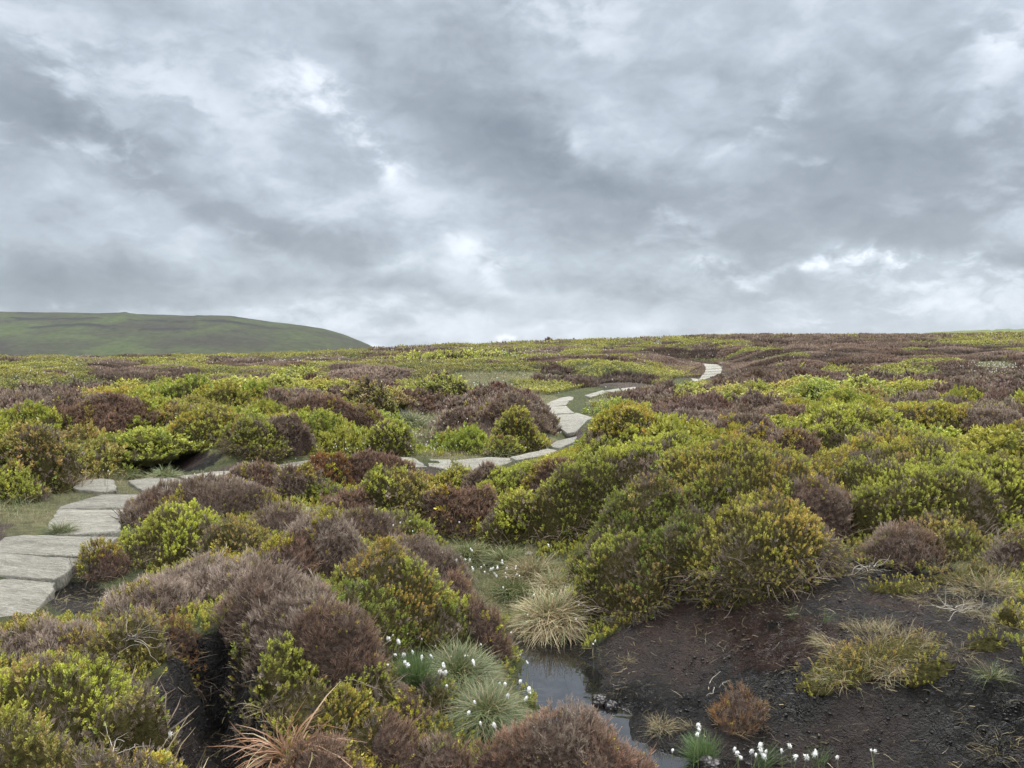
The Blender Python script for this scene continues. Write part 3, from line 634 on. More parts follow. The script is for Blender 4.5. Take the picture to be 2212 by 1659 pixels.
# ------------------------------------------------------------------ named bushes close to the path and pool
# cx, ytop, ybot, half width, palette, depth ratio, label [, D override]
B = [
 (238, 866, 962, 104, 'hr', .6, 'large rounded red-brown heather bush above the black peat face', None),
 (205, 950, 1000, 88, 'bd', .45, 'dark green bilberry bush under the large rounded red-brown heather'),
 (60, 925, 1062, 105, 'bo', .7, 'bronze and brown bilberry bank left of the black peat face'),
 (118, 985, 1048, 48, 'bg', .7, 'green leafy bilberry bush at the foot of the bronze bank'),
 (20, 1035, 1085, 60, 'bg', .7, 'low green bilberry bush in the grass under the bronze bank'),
 (460, 885, 950, 88, 'by', .6, 'yellow-green bilberry bush right of the large rounded red-brown heather'),
 (548, 915, 985, 55, 'bg', .7, 'bright bilberry bush hanging over the right end of the peat face'),
 (622, 903, 980, 52, 'hb', .7, 'grey-brown round heather bush beside the grassy hollow'),
 (360, 880, 945, 80, 'bo', .6, 'olive bilberry bush just above the black peat face'),
 (40, 855, 900, 75, 'hb', .6, 'grey heather clump at the left end behind the bronze bank'),
 (160, 850, 905, 75, 'hb', .6, 'grey heather clump behind the large rounded red-brown heather'),
 (700, 858, 925, 75, 'hr', .6, 'red-tinged heather bush on the bank left of the dark hollow'),
 (770, 880, 935, 60, 'hr', .6, 'dark red heather bush spilling toward the dark hollow'),
 (610, 850, 900, 60, 'hb', .6, 'grey-brown heather behind the round heather bush'),
 (740, 915, 960, 62, 'by', .6, 'small yellow-green bilberry bush over the dark undercut'),
 (845, 905, 985, 48, 'bg', .8, 'bright green bilberry bush at the mouth of the grassy hollow'),
 (800, 830, 895, 50, 'bo', .7, 'bronze-green bilberry mound left of the peaty hollow'),
 (945, 812, 872, 70, 'bg', .6, 'green bilberry mound at the head of the grassy hollow'),
 (950, 808, 840, 40, 'hb', .6, 'heather tuft capping the green mound at the head of the hollow'),
 (900, 850, 880, 35, 'hb', .6, 'low heather strip below the green mound at the head of the hollow'),
 (1030, 850, 895, 60, 'hb', .7, 'grey-brown heather on the crest of the island bank'),
 (1110, 858, 915, 75, 'hb', .6, 'broad grey-brown heather bush on top of the island bank'),
 (985, 880, 925, 40, 'hb', .7, 'heather bush on the grassy side of the island bank'),
 (1010, 925, 968, 50, 'hr', .6, 'dark heather bush low on the island bank among white cotton tufts'),
 (1115, 888, 978, 52, 'by', .7, 'yellow-green bilberry bush left of the little black peat hollow'),
 (1085, 945, 985, 36, 'bg', .7, 'low pale green bilberry bush beside the path under the island bank'),
 (1180, 888, 925, 28, 'hb', .7, 'heather tuft over the little black peat hollow'),
 (960, 762, 800, 165, 'bg', .35, 'long low green mound far out on the moor'),
 (1080, 770, 797, 70, 'bd', .4, 'dark green end of the long low mound'),
 # behind the near path
 (560, 998, 1062, 62, 'hb', .7, 'grey-brown heather bush at the path edge left of the orange one'),
 (640, 1005, 1085, 48, 'hb', .8, 'brown heather bush leaning on the orange heather'),
 (703, 985, 1052, 48, 'ho', .8, 'orange-brown heather bush in front of the path'),
 (805, 982, 1050, 72, 'hr', .7, 'dark brown broad heather bush right of the orange one'),
 (470, 1035, 1090, 85, 'hl', .6, 'low grey heather edging the path, nearest the pointed slab'),
 (370, 1050, 1130, 105, 'hb', .6, 'brown heather beside the large flat turf edged slab'),
 (520, 1060, 1110, 70, 'hb', .6, 'brown heather between the low grey heather and dead twigs'),
 (355, 1100, 1210, 108, 'bgy', .7, 'bright yellow-green bilberry bush beside the long pale slab'),
 (200, 1162, 1250, 62, 'hr', .7, 'lone red-brown heather tuft between slab and black mud'),
 (500, 1110, 1215, 75, 'bo', .7, 'half dead bilberry bush with bare twigs right of the bright one'),
 (620, 1085, 1150, 75, 'hb', .7, 'grey heather behind the half dead bilberry'),
 (700, 1110, 1240, 100, 'hl', .7, 'tall pale grey-brown heather bush with upright sprays'),
 (620, 1150, 1250, 62, 'hr', .8, 'red-brown heather at the foot of the tall pale bush'),
 (790, 1105, 1170, 80, 'hb', .6, 'brown heather trailing right from the tall pale bush'),
 (690, 1045, 1085, 60, 'bd', .7, 'dark green bilberry under the orange heather'),
 (750, 1070, 1105, 45, 'hr', .8, 'small rusty heather among dark green bilberry'),
 (880, 1015, 1115, 72, 'bo', .8, 'bilberry bush with a dead brown twiggy crown below the path'),
 (825, 1035, 1110, 42, 'bg', .8, 'green bilberry flank of the dead crowned bush'),
 (985, 1012, 1065, 42, 'by', .8, 'small yellow-green bilberry bush just under the raised slab'),
 (1037, 1018, 1072, 34, 'hb', .8, 'grey heather tuft just under the raised slab'),
 (870, 1110, 1170, 65, 'bg', .7, 'leafy bright bilberry with white tufts in the gully head'),
 (1005, 1065, 1160, 72, 'hr', .8, 'brown heather bush hanging over the dark gully'),
 (940, 1075, 1135, 45, 'hb', .8, 'grey heather left of the bush that hangs over the gully'),
 (1190, 1002, 1068, 46, 'hr', .9, 'small round red-brown heather ball on bright bilberry'),
 (1110, 1010, 1065, 66, 'bg', .7, 'brightest green bilberry bush edging the path'),
 (1215, 995, 1045, 48, 'bg', .7, 'bright bilberry bush at the inner side of the bend'),
 (1105, 1070, 1180, 55, 'bg', .8, 'green bilberry bush on the right lip of the gully'),
 (1358, 884, 985, 92, 'by', .8, 'green dome shaped bilberry bush beside the bend'),
 (1300, 945, 1015, 42, 'bg', .8, 'bright bilberry bush on the left foot of the green dome'),
 (1305, 950, 995, 36, 'hb', .8, 'grey heather tuft at the foot of the green dome'),
 (1250, 1000, 1150, 92, 'bg', .7, 'green bilberry bush sloping from the big mound toward the gully'),
 (1420, 950, 1090, 130, 'bg', .8, 'left shoulder of the big bilberry mound, mixed with brown'),
 (1560, 952, 1120, 125, 'by', .8, 'yellow crown of the big bilberry mound'),
 (1640, 985, 1160, 150, 'by', .8, 'golden-brown back slope of the big round bronze-green bush'),
 (1370, 1060, 1230, 115, 'bd', .7, 'dark shaded front of the big bilberry mound'),
 (1480, 1130, 1268, 85, 'bd', .7, 'dark twiggy bilberry face above the peat hollow'),
 (1320, 1190, 1322, 88, 'bg2', .7, 'low bright green bilberry patch on the peat bank by the gully'),
 (1385, 1265, 1340, 50, 'bd', .7, 'sparse dark bilberry trailing down onto the peat'),
 (1645, 1085, 1268, 132, 'by2', .85, 'big round bronze-green bilberry bush overhanging the bare peat'),
 (1770, 1030, 1170, 60, 'hb', .8, 'brown heather behind the big round bronze-green bush'),
 (1495, 888, 935, 70, 'hl', .6, 'grey heather clump right of the green dome'),
 (1590, 900, 965, 80, 'hb', .6, 'grey-brown heather clump between two green mounds'),
 (1640, 925, 1000, 80, 'hb', .6, 'brown heather strip sloping between two green mounds'),
 (1710, 955, 1045, 62, 'hr', .7, 'reddish heather at the lower end of the strip between the mounds'),
 (1690, 880, 930, 70, 'hb', .6, 'dark grey heather bush above the strip between the mounds'),
 (1440, 875, 915, 60, 'hb', .6, 'grey heather beyond the green dome'),
 (1815, 1085, 1145, 42, 'hr', .8, 'small dry red heather tuft beside the big round bush'),
 (1950, 930, 1090, 170, 'by', .8, 'wide yellow-green bilberry swell right of the heather strip'),
 (2030, 1000, 1150, 170, 'bg', .8, 'deep green bilberry bush in front of the wide yellow-green swell'),
 (2180, 1010, 1140, 90, 'bg', .8, 'bright bilberry bush at the outer end of the wide swell'),
 (1830, 880, 980, 130, 'bg', .8, 'green bilberry swell behind the heather strip'),
 (2000, 870, 960, 120, 'by', .7, 'golden-green bilberry swell beyond the wide one'),
 (2140, 895, 965, 85, 'hb', .7, 'grey heather clump at the outer end of the golden-green swell'),
 (1900, 1085, 1150, 70, 'bg', .7, 'green bilberry clump at the foot of the deep green bush'),
 (1960, 1140, 1225, 70, 'hb', .7, 'faded brown heather on the peat below the green swell'),
 (2195, 1165, 1225, 40, 'hl', .7, 'faded pink-grey heather at the edge of the straw grass'),
 (2060, 1150, 1205, 90, 'bo', .6, 'low mossy bilberry on the peat below the green swell'),
 (2195, 1300, 1350, 26, 'by', .8, 'small mossy green cushion beside the straw grass'),
 (1610, 1502, 1592, 44, 'ho', .8, 'small rusty heather growing alone on the black peat'),
 # near left bank
 (450, 1210, 1290, 205, 'hl', .5, 'wide pale grey heather bush behind the peat crack'),
 (590, 1238, 1375, 112, 'hb', .6, 'brown heather shoulder of the wide pale bush'),
 (320, 1245, 1335, 100, 'hl', .7, 'pale heather beside the black mud patch'),
 (640, 1300, 1440, 110, 'hl', .7, 'grey heather cushion above the bright bilberry by the crack'),
 (740, 1290, 1500, 92, 'hr', .8, 'tall red-brown heather bush left of the tussocks'),
 (70, 1315, 1420, 115, 'hl', .7, 'grey heather mat below the thick broken edged slab'),
 (255, 1345, 1440, 90, 'bo', .6, 'thin bronze bilberry below the black mud patch'),
 (370, 1345, 1420, 48, 'ho', .7, 'rusty heather overhanging the peat crack'),
 (875, 1185, 1390, 135, 'bo2', .7, 'mossy orange-green bilberry mound beside the gully'),
 (800, 1290, 1420, 100, 'bd', .7, 'dark green bilberry at the foot of the mossy mound'),
 (940, 1320, 1430, 85, 'bd', .7, 'dark glossy bilberry above the green tussock'),
 (900, 1165, 1240, 90, 'hb', .6, 'brown heather along the top of the mossy mound'),
 (990, 1212, 1350, 55, 'hr', .8, 'brown heather on the gully side of the mossy mound'),
 (1055, 1285, 1420, 46, 'hr', .8, 'dark red-brown heather bush standing over the pool head'),
 (960, 1185, 1255, 60, 'hb', .7, 'grey-brown heather at the top corner of the mossy mound'),
 (595, 1400, 1530, 72, 'bg', .8, 'bright green bilberry on the right lip of the peat crack'),
 (515, 1385, 1455, 34, 'bo', .7, 'thin bilberry stems over the peat crack'),
 (640, 1480, 1600, 70, 'bo', .8, 'olive bilberry behind the dry orange grass'),
 (130, 1392, 1640, 190, 'bgy', .7, 'largest bright yellow-green bilberry bush at the near edge', 3.15),
 (300, 1450, 1700, 85, 'bo', .8, 'bronze bilberry bush on the left lip of the peat crack', 3.0),
 (90, 1560, 1800, 230, 'bo', .6, 'nearest bilberry mat with red and bronze leaves', 2.55),
 (310, 1600, 1800, 85, 'by', .7, 'yellow-green bilberry behind the single white cotton tuft', 2.6),
 (790, 1470, 1560, 60, 'bg', .8, 'green bilberry between red heather and the tussocks'),
 (945, 1462, 1545, 38, 'bg', .9, 'little bright green bilberry bush set in the tussock grass'),
 (885, 1485, 1570, 36, 'hr', .9, 'little red heather left of the bright green bilberry in the tussock'),
 (760, 1530, 1660, 90, 'by', .8, 'olive bilberry clump near the dry orange grass'),
 (850, 1580, 1690, 70, 'hr', .8, 'red-brown heather below the tussocks'),
 (960, 1615, 1720, 62, 'hb', .8, 'grey-brown heather between tussock and near heather'),
 (700, 1600, 1720, 90, 'hr', .8, 'rusty heather beside the dry orange grass'),
 (1245, 1552, 1720, 166, 'hr2', .55, 'broad red-brown heather bush in front of the pool', 3.55),
]
PAL['bgy'] = [(.27, .30, .035), (.23, .29, .035), (.18, .23, .025), (.30, .28, .06)]
PAL['by2'] = [(.26, .265, .04), (.21, .22, .035), (.23, .16, .045), (.15, .18, .03)]
PAL['bg2'] = PAL['bg']; PAL['bo2'] = [(.21, .175, .035), (.16, .17, .03), (.22, .14, .035), (.14, .16, .03)]
PAL['hr2'] = [(.20, .105, .075), (.165, .085, .062), (.20, .14, .12), (.15, .11, .095)]
SECOND = {'bg': ('bo', .1), 'by': ('bg', .3), 'bo': ('bg', .25), 'bd': ('bo', .2), 'hb': ('hr', .2), 'hl': ('hb', .25), 'hr': ('hb', .25), 'ho': ('hb', .2), 'bgy': ('bo', .15), 'by2': ('bo', .3), 'bg2': ('by', .2), 'bo2': ('bg', .3), 'hr2': ('hb', .35)}
OCC = []   # occupied discs
def stems_mesh(kind, c, rx, ry, h, seed, n, parent, base):
    """bare woody stems leaning out from under the bush"""
    rng = np.random.RandomState(seed); a = rng.uniform(0, 2 * np.pi, n); k = rng.uniform(.55, .98, n)
    x = np.cos(a) * rx * k; y = np.sin(a) * ry * k
    z = H(c[0] + x, c[1] + y, False) - base - .01
    ax = np.c_[np.cos(a) * .7, np.sin(a) * .7, np.full(n, .9)] + rng.normal(0, .35, (n, 3))
    T = [gra_blade(70 + i, .016, 3, .7) for i in range(5)]
    col = palette('gs' if rng.rand() < .2 else 'hb', n, rng) * (.75 if kind == 'b' else .6)
    V, F, C = scatter(T, np.c_[x, y, z], ax, rng.uniform(.3, .7, n) * min(h, .35) + .05, col, rng)
    return mesh_obj('stems', V, F, M_HEA, C, parent=parent)

MND = []
for i, b in enumerate(B):
    cx, yt, yb, hw, pal, dr, label = b[:7]; Dov = b[7] if len(b) > 7 else None
    if Dov: cy0 = Dov; hwm = hw / FD * Dov; ryy = hwm * dr
    else:
        x0, D0 = hit(cx, yb, .02); hwm = hw / FD * D0; ryy = hwm * dr; cy0 = D0 + ryy * .75; hwm = hw / FD * cy0; ryy = hwm * dr
    x0 = (cx - CX) / FD * cy0
    base = float(H(np.array([x0]), np.array([cy0]), False, False)[0]); ztop = EYE + (HY - yt) / FD * (cy0 + ryy * .25)
    size = (.040 if cy0 < 4.2 else .044) if cy0 < 6.8 else (.05 if cy0 < 16 else .068); size = max(size, cy0 * .0048)
    h = float(np.clip(ztop - base - size * .75, .10, 1.1)); nl = cx < 1100 and cy0 < 6.6; MND.append((x0, cy0, hwm * (1.1 if nl else 1.2), ryy * (1.3 if nl else 1.4), h * (.86 if nl else 1), base, size))
MND = np.array(MND)

def mounds(x, y):
    """height that the named bushes add, and which bush owns the spot"""
    x = np.asarray(x, float); y = np.asarray(y, float); acc = np.zeros(x.shape); best = np.full(x.shape, .0); own = np.full(x.shape, -1); k = .075
    wob = fbm(x * 1.7, y * 1.7, 201, 3); ws = np.zeros(x.shape); wh = np.zeros(x.shape)
    wob2 = fbm(x * 4.5 + 3, y * 4.5, 205, 2)
    for i, (mx, my, rx, ry, h, b0, sz) in enumerate(MND):
        q = ((x - mx) / rx) ** 2 + ((y - my) / ry) ** 2
        w0 = np.exp(-1.25 * q); ws += w0; wh += w0 * h
        m = q < 1.6
        if not m.any(): continue
        qq = q[m] * (1 + .75 * wob[m] * (1 if i % 2 else -1) + .4 * wob2[m]); p = h * np.clip(1 - qq, 0, 1) ** .85
        acc[m] += np.exp(p / k) - 1
        bb = best[m]; oo = own[m]; w = p > bb; bb[w] = p[w]; oo[w] = i; best[m] = bb; own[m] = oo
    M = k * np.log1p(acc); env = wh / np.maximum(ws, 1e-6) * sstep(.42, 1.0, ws)
    return np.where(own >= 0, np.maximum(M, .4 * M + .62 * env), M), own

def canopy(x, y):
    x = np.asarray(x, float); y = np.asarray(y, float)
    M, own = mounds(x, y); f = sstep(.02, .12, M)
    z = H(x, y, False, False) + M + f * (.075 * (worley(x + .12 * noise2(x * 3, y * 3, 6), y, .38, 77) - .5) + .075 * fbm(x * 1.8, y * 1.8, 207, 3) * (1 + sstep(4.5, 7, np.hypot(x, y))) + .05 * fbm(x * 6, y * 6, 208, 2))
    cd = crack_d(x, y); z = z - (.36 + M * .8) * (1 - sstep(.03, .25, cd))
    return z, own, M

def named_bush(i, b):
    cx, yt, yb, hw, pal, dr, label = b[:7]; x0, cy0, rx, ry, h, base, size = MND[i]; kind = pal[0]; rng = np.random.RandomState(100 + i)
    lod = 'n' if cy0 < 7.5 else ('m' if cy0 < 16 else 'f')
    dens = {'n': 4.0, 'm': 3.8, 'f': 3.4}[lod] / size ** 2 * (1.25 if kind == 'b' else 2.1)
    n = int(math.pi * rx * ry * 1.3 * dens * 1.6)
    a = rng.uniform(0, 2 * np.pi, n); k = np.sqrt(rng.uniform(0, 1.3, n)); x = x0 + np.cos(a) * k * rx; y = cy0 + np.sin(a) * k * ry
    own = mounds(x, y)[1]; m = (own == i) & ~on_slab(x, y, .03) & (crack_d(x, y) > .07); x, y = x[m], y[m]
    z, _, M = canopy(x, y); e = .03; gx = (canopy(x + e, y)[0] - z) / e; gy = (canopy(x, y + e)[0] - z) / e; g = np.hypot(gx, gy)
    m = rng.rand(len(x)) < np.minimum(np.sqrt(1 + g * g), 3.2) / 1.9; x, y, z, gx, gy, g = x[m], y[m], z[m], gx[m], gy[m], g[m]
    n = len(x); nm = np.c_[-gx, -gy, np.ones(n)]; nm /= np.linalg.norm(nm, axis=1, keepdims=True)
    P = np.c_[x, y, z] - nm * (rng.uniform(0, .7, n) ** 2 * size)[:, None]
    cl = worley(x + .03 * noise2(x * 9, y * 9, 2), y + .7 * z, max(.10, size * 2.2), 300 + i % 3) - .5; P += nm * (cl * .75 * size)[:, None]
    P[:, 2] -= rng.uniform(0, 1, n) * np.minimum(g, 4) * .012
    ax = nm * .55 + np.array([0, 0, .6]) + rng.normal(0, .24, (n, 3)) + np.c_[fbm(x * 3, y * 3, 31, 2), fbm(x * 3, y * 3, 32, 2), 0 * x] * .5; ax[:, 2] = np.maximum(ax[:, 2], .05)
    pal2, pt = SECOND[pal]; col = palette(pal, n, rng, x, y); c2 = palette(pal2, n, rng, x, y)
    q = fbm(x * 2.3 + i, y * 2.3, 95, 3) + rng.normal(0, .12, n); m2 = q > (.5 - pt); col[m2] = c2[m2]
    # steep sides carry older, browner growth
    if kind == 'b':
        ol = (rng.rand(n) < np.clip((g - .8) * .28, 0, .55)); c3 = palette('hb', n, rng) * .8; bd = palette('bd', n, rng); mm = ol & (rng.rand(n) < .5); col[ol] = bd[ol]; col[mm] = c3[mm]
    col = col * (1 + .35 * cl)[:, None]
    gap = fbm(x * 4 + i, y * 4, 97, 2); bare = (gap < (-.30 if cy0 > 4.2 else -.16)) & (rng.rand(n) < .8) | (rng.rand(n) < (.16 if kind == 'b' else .0))
    mixn = fbm(x * 2.4 + 5, y * 2.4, 211, 4) + rng.normal(0, .05, n); other = mixn > (.25 if cy0 < 9 else .33)
    leader = rng.rand(n) < .07; sz = size * np.where(leader, 1.6, 1.) * rng.uniform(.6, 1.2, n) * (1 + .5 * cl)
    if kind == 'b':
        bare = bare | other
        A = scatter(BIL[lod], P[~bare], ax[~bare], sz[~bare], col[~bare], rng); nb = int(bare.sum())
        Bp = scatter(HEA[lod], P[bare], ax[bare] + rng.normal(0, .3, (nb, 3)), sz[bare] * 1.05, palette('hb', nb, rng) * rng.uniform(.45, 1.15, (nb, 1)), rng)
    else:
        keep = ~(bare & (rng.rand(n) < .5)) & ~(other & (rng.rand(n) < .75)); A = scatter(HEA[lod], P[keep], ax[keep], sz[keep] * 1.1, col[keep], rng)
        sp = (rng.rand(n) < .01) | (other & (rng.rand(n) < .55)); Bp = scatter(BIL[lod], P[sp], ax[sp], sz[sp] * 1.05, palette('by' if i % 3 else 'bo', int(sp.sum()), rng, x[sp], y[sp]), rng)
    V = np.concatenate([A[0], Bp[0]]); F = np.concatenate([A[1], Bp[1] + len(A[0])]); C = np.concatenate([A[2], Bp[2]])
    if len(Bp[0]) == 0: V, F, C = A
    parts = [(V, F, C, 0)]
    if 'hanging' in label or 'trailing' in label or 'twiggy' in label:
        nn = int(1300 * rx); a = rng.uniform(-2.9, -.25, nn); kk = rng.uniform(.82, 1.06, nn); x = x0 + np.cos(a) * rx * kk; y = cy0 + np.sin(a) * ry * kk
        zz = H(x, y, False) + rng.uniform(.02, .55, nn) * h; axx = np.c_[np.cos(a) * .8, np.sin(a) * .8, rng.uniform(-1.0, .3, nn)] + rng.normal(0, .2, (nn, 3))
        tw = rng.rand(nn) < .75; c = palette('hb', nn, rng) * .5
        parts.append((*scatter([gra_blade(90 + j, .013, 3, .6) for j in range(5)], np.c_[x, y, zz][tw], axx[tw], rng.uniform(.08, .2, int(tw.sum())), c[tw], rng), 0))
        parts.append((*scatter(BIL[lod], np.c_[x, y, zz][~tw], axx[~tw] + [0, 0, .6], np.full(int((~tw).sum()), size), palette('bo', int((~tw).sum()), rng), rng), 0))
    # inner mass
    nu, nv = (44, 20) if lod == 'n' else (26, 12)
    uu, vv = np.meshgrid(np.linspace(0, 2 * np.pi, nu, endpoint=False), np.linspace(0.001, 1.2, nv), indexing='ij'); X = x0 + (np.cos(uu) * vv * rx).ravel(); Y = cy0 + (np.sin(uu) * vv * ry).ravel()
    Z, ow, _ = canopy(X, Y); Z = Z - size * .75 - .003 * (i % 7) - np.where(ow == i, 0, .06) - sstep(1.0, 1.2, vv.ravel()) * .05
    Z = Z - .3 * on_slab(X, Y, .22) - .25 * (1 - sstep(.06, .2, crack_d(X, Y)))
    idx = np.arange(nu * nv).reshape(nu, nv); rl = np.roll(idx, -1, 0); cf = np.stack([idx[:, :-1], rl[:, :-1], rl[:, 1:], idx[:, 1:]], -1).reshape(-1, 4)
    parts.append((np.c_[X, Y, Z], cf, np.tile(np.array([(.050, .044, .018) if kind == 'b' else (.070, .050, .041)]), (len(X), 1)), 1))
    o0 = np.array([x0, cy0, base]); return [(v - o0, f, c, mi) for v, f, c, mi in parts if len(v)]

for i, b in enumerate(B):
    label = b[6]; kind = b[4][0]; x0, cy0, rx, ry, h, base, size = MND[i]; par = named_bush(i, b)
    nm = 'heather_bush' if kind == 'h' else 'bilberry_bush'
    if cy0 < 9:
        e = bpy.data.objects.new(nm, None); COL.objects.link(e); e.location = (x0, cy0, base); e.empty_display_size = .1
        f = bush_mesh('foliage', par, kind); f.parent = e
        stems_mesh(kind, (x0, cy0), rx * .9, ry * .9, h, 300 + i, int(200 * rx * 2.2), e, base); o = e
    else:
        o = bush_mesh(nm, par, kind); o.location = (x0, cy0, base)
    tag(o, label, 'heather' if kind == 'h' else 'bilberry bush'); OCC.append((x0, cy0, rx, ry))
OCC = np.array(OCC)
def occupied(x, y, k=.85):
    res = np.zeros(x.shape, bool)
    for ox, oy, rx, ry in OCC: res |= ((x - ox) / (rx * k)) ** 2 + ((y - oy) / (ry * k)) ** 2 < 1
    return res

# ------------------------------------------------------------------ mid moor bushes: copies of a few
def proto(kind, lod, k, pal, pal2, pt):
    rr = np.random.RandomState(900 + k); par = bush_parts(kind, lod, .5, .5 * rr.uniform(.7, 1.), .34 * rr.uniform(.8, 1.2), 900 + k * 7, 2.6 / (.085 if lod == 'm' else .1) ** 2 * 1.5, .085 if lod == 'm' else .1, pal, None, pal2, patch=pt)
    o = bush_mesh('heather_bush' if kind == 'h' else 'bilberry_bush', par, kind, True); COL.objects.unlink(o); return o
PRO = {('b', 'm'): [proto('b', 'm', k, ('bg', 'by', 'bo', 'bg')[k % 4], ('by', 'bg', 'bg', 'bd')[k % 4], .2) for k in range(5)],
       ('h', 'm'): [proto('h', 'm', 10 + k, ('hb', 'hr', 'hb', 'hl')[k % 4], ('hr', 'hb', 'hl', 'hb')[k % 4], .25) for k in range(5)],
       ('b', 'f'): [proto('b', 'f', 20 + k, ('bg', 'by', 'bo')[k % 3], ('by', 'bg', 'bg')[k % 3], .2) for k in range(4)],
       ('h', 'f'): [proto('h', 'f', 30 + k, ('hb', 'hr', 'hb')[k % 3], ('hr', 'hb', 'hl')[k % 3], .25) for k in range(4)]}
def mid_bushes():
    rng = np.random.RandomState(5); n = 9000
    r = np.sqrt(rng.uniform(9.5 ** 2, 42 ** 2, n)); a = rng.uniform(-.68, .68, n); x = r * np.sin(a); y = r * np.cos(a)
    z = H(x, y, False); t = cover(x, y, z + .15)
    rad = rng.uniform(.32, .62, n) * (1 + .25 * (r > 20))
    lim = {'b': 235, 'h': 235}; cnt = {'b': 0, 'h': 0}; placed = []
    occ = occupied(x, y, 1.0); od = np.argsort(r)
    SP = np.array([q for p, _ in SLABS for q in p]); SD = np.array([hit(*q)[1] for q in SP])
    chosen = []
    for i in od:
        if t[i] not in (0, 1) or occ[i]: continue
        k = TYPES[t[i]]
        if on_slab(x[i:i + 1], y[i:i + 1], .18 + rad[i] * .7)[0] or path_dist(x[i:i+1], y[i:i+1])[0] < .45 + rad[i] * (.8 if r[i] < 17 else 1.1): continue
        tp = HY + (EYE - z[i] - .42 * rad[i] / .5) / y[i] * FD; pxi = CX + FD * x[i] / y[i]
        if np.any((np.abs(SP[:, 0] - pxi) < rad[i] * 1.3 / y[i] * FD) & (SP[:, 1] > tp) & (SD > y[i] - .3)): continue
        if any((x[i] - px) ** 2 + (y[i] - py) ** 2 < (.62 * (rad[i] + pr)) ** 2 for px, py, pr in placed[-400:]): continue
        placed.append((x[i], y[i], rad[i])); chosen.append((i, k))
    # thin evenly to the limits
    for k in 'bh':
        ids = [i for i, kk in chosen if kk == k]
        if len(ids) > lim[k]: ids = ids[:lim[k]]
        for i in ids:
            lod = 'm' if r[i] < 17 else 'f'; src = PRO[(k, lod)][rng.randint(len(PRO[(k, lod)]))]
            o = src.copy(); COL.objects.link(o); s = rad[i] / .5; o.location = (x[i], y[i], z[i] - .05); o.scale = (s * rng.uniform(.9, 1.25), s * rng.uniform(.8, 1.1), rng.uniform(.65, 1.1) * s ** .5); o.rotation_euler = (0, 0, rng.uniform(0, 6.28))
            px = CX + FD * x[i] / y[i]
            side = 'beyond the grassy hollow' if px < 1180 else 'on the moor beyond the green dome'
            if k == 'b': tag(o, f'rounded green bilberry bush {side}, one of many alike', 'bilberry bush', f'bilberry bushes {side}')
            else: tag(o, f'rounded brown heather bush {side}, one of many alike', 'heather', f'heather bushes {side}')
mid_bushes()

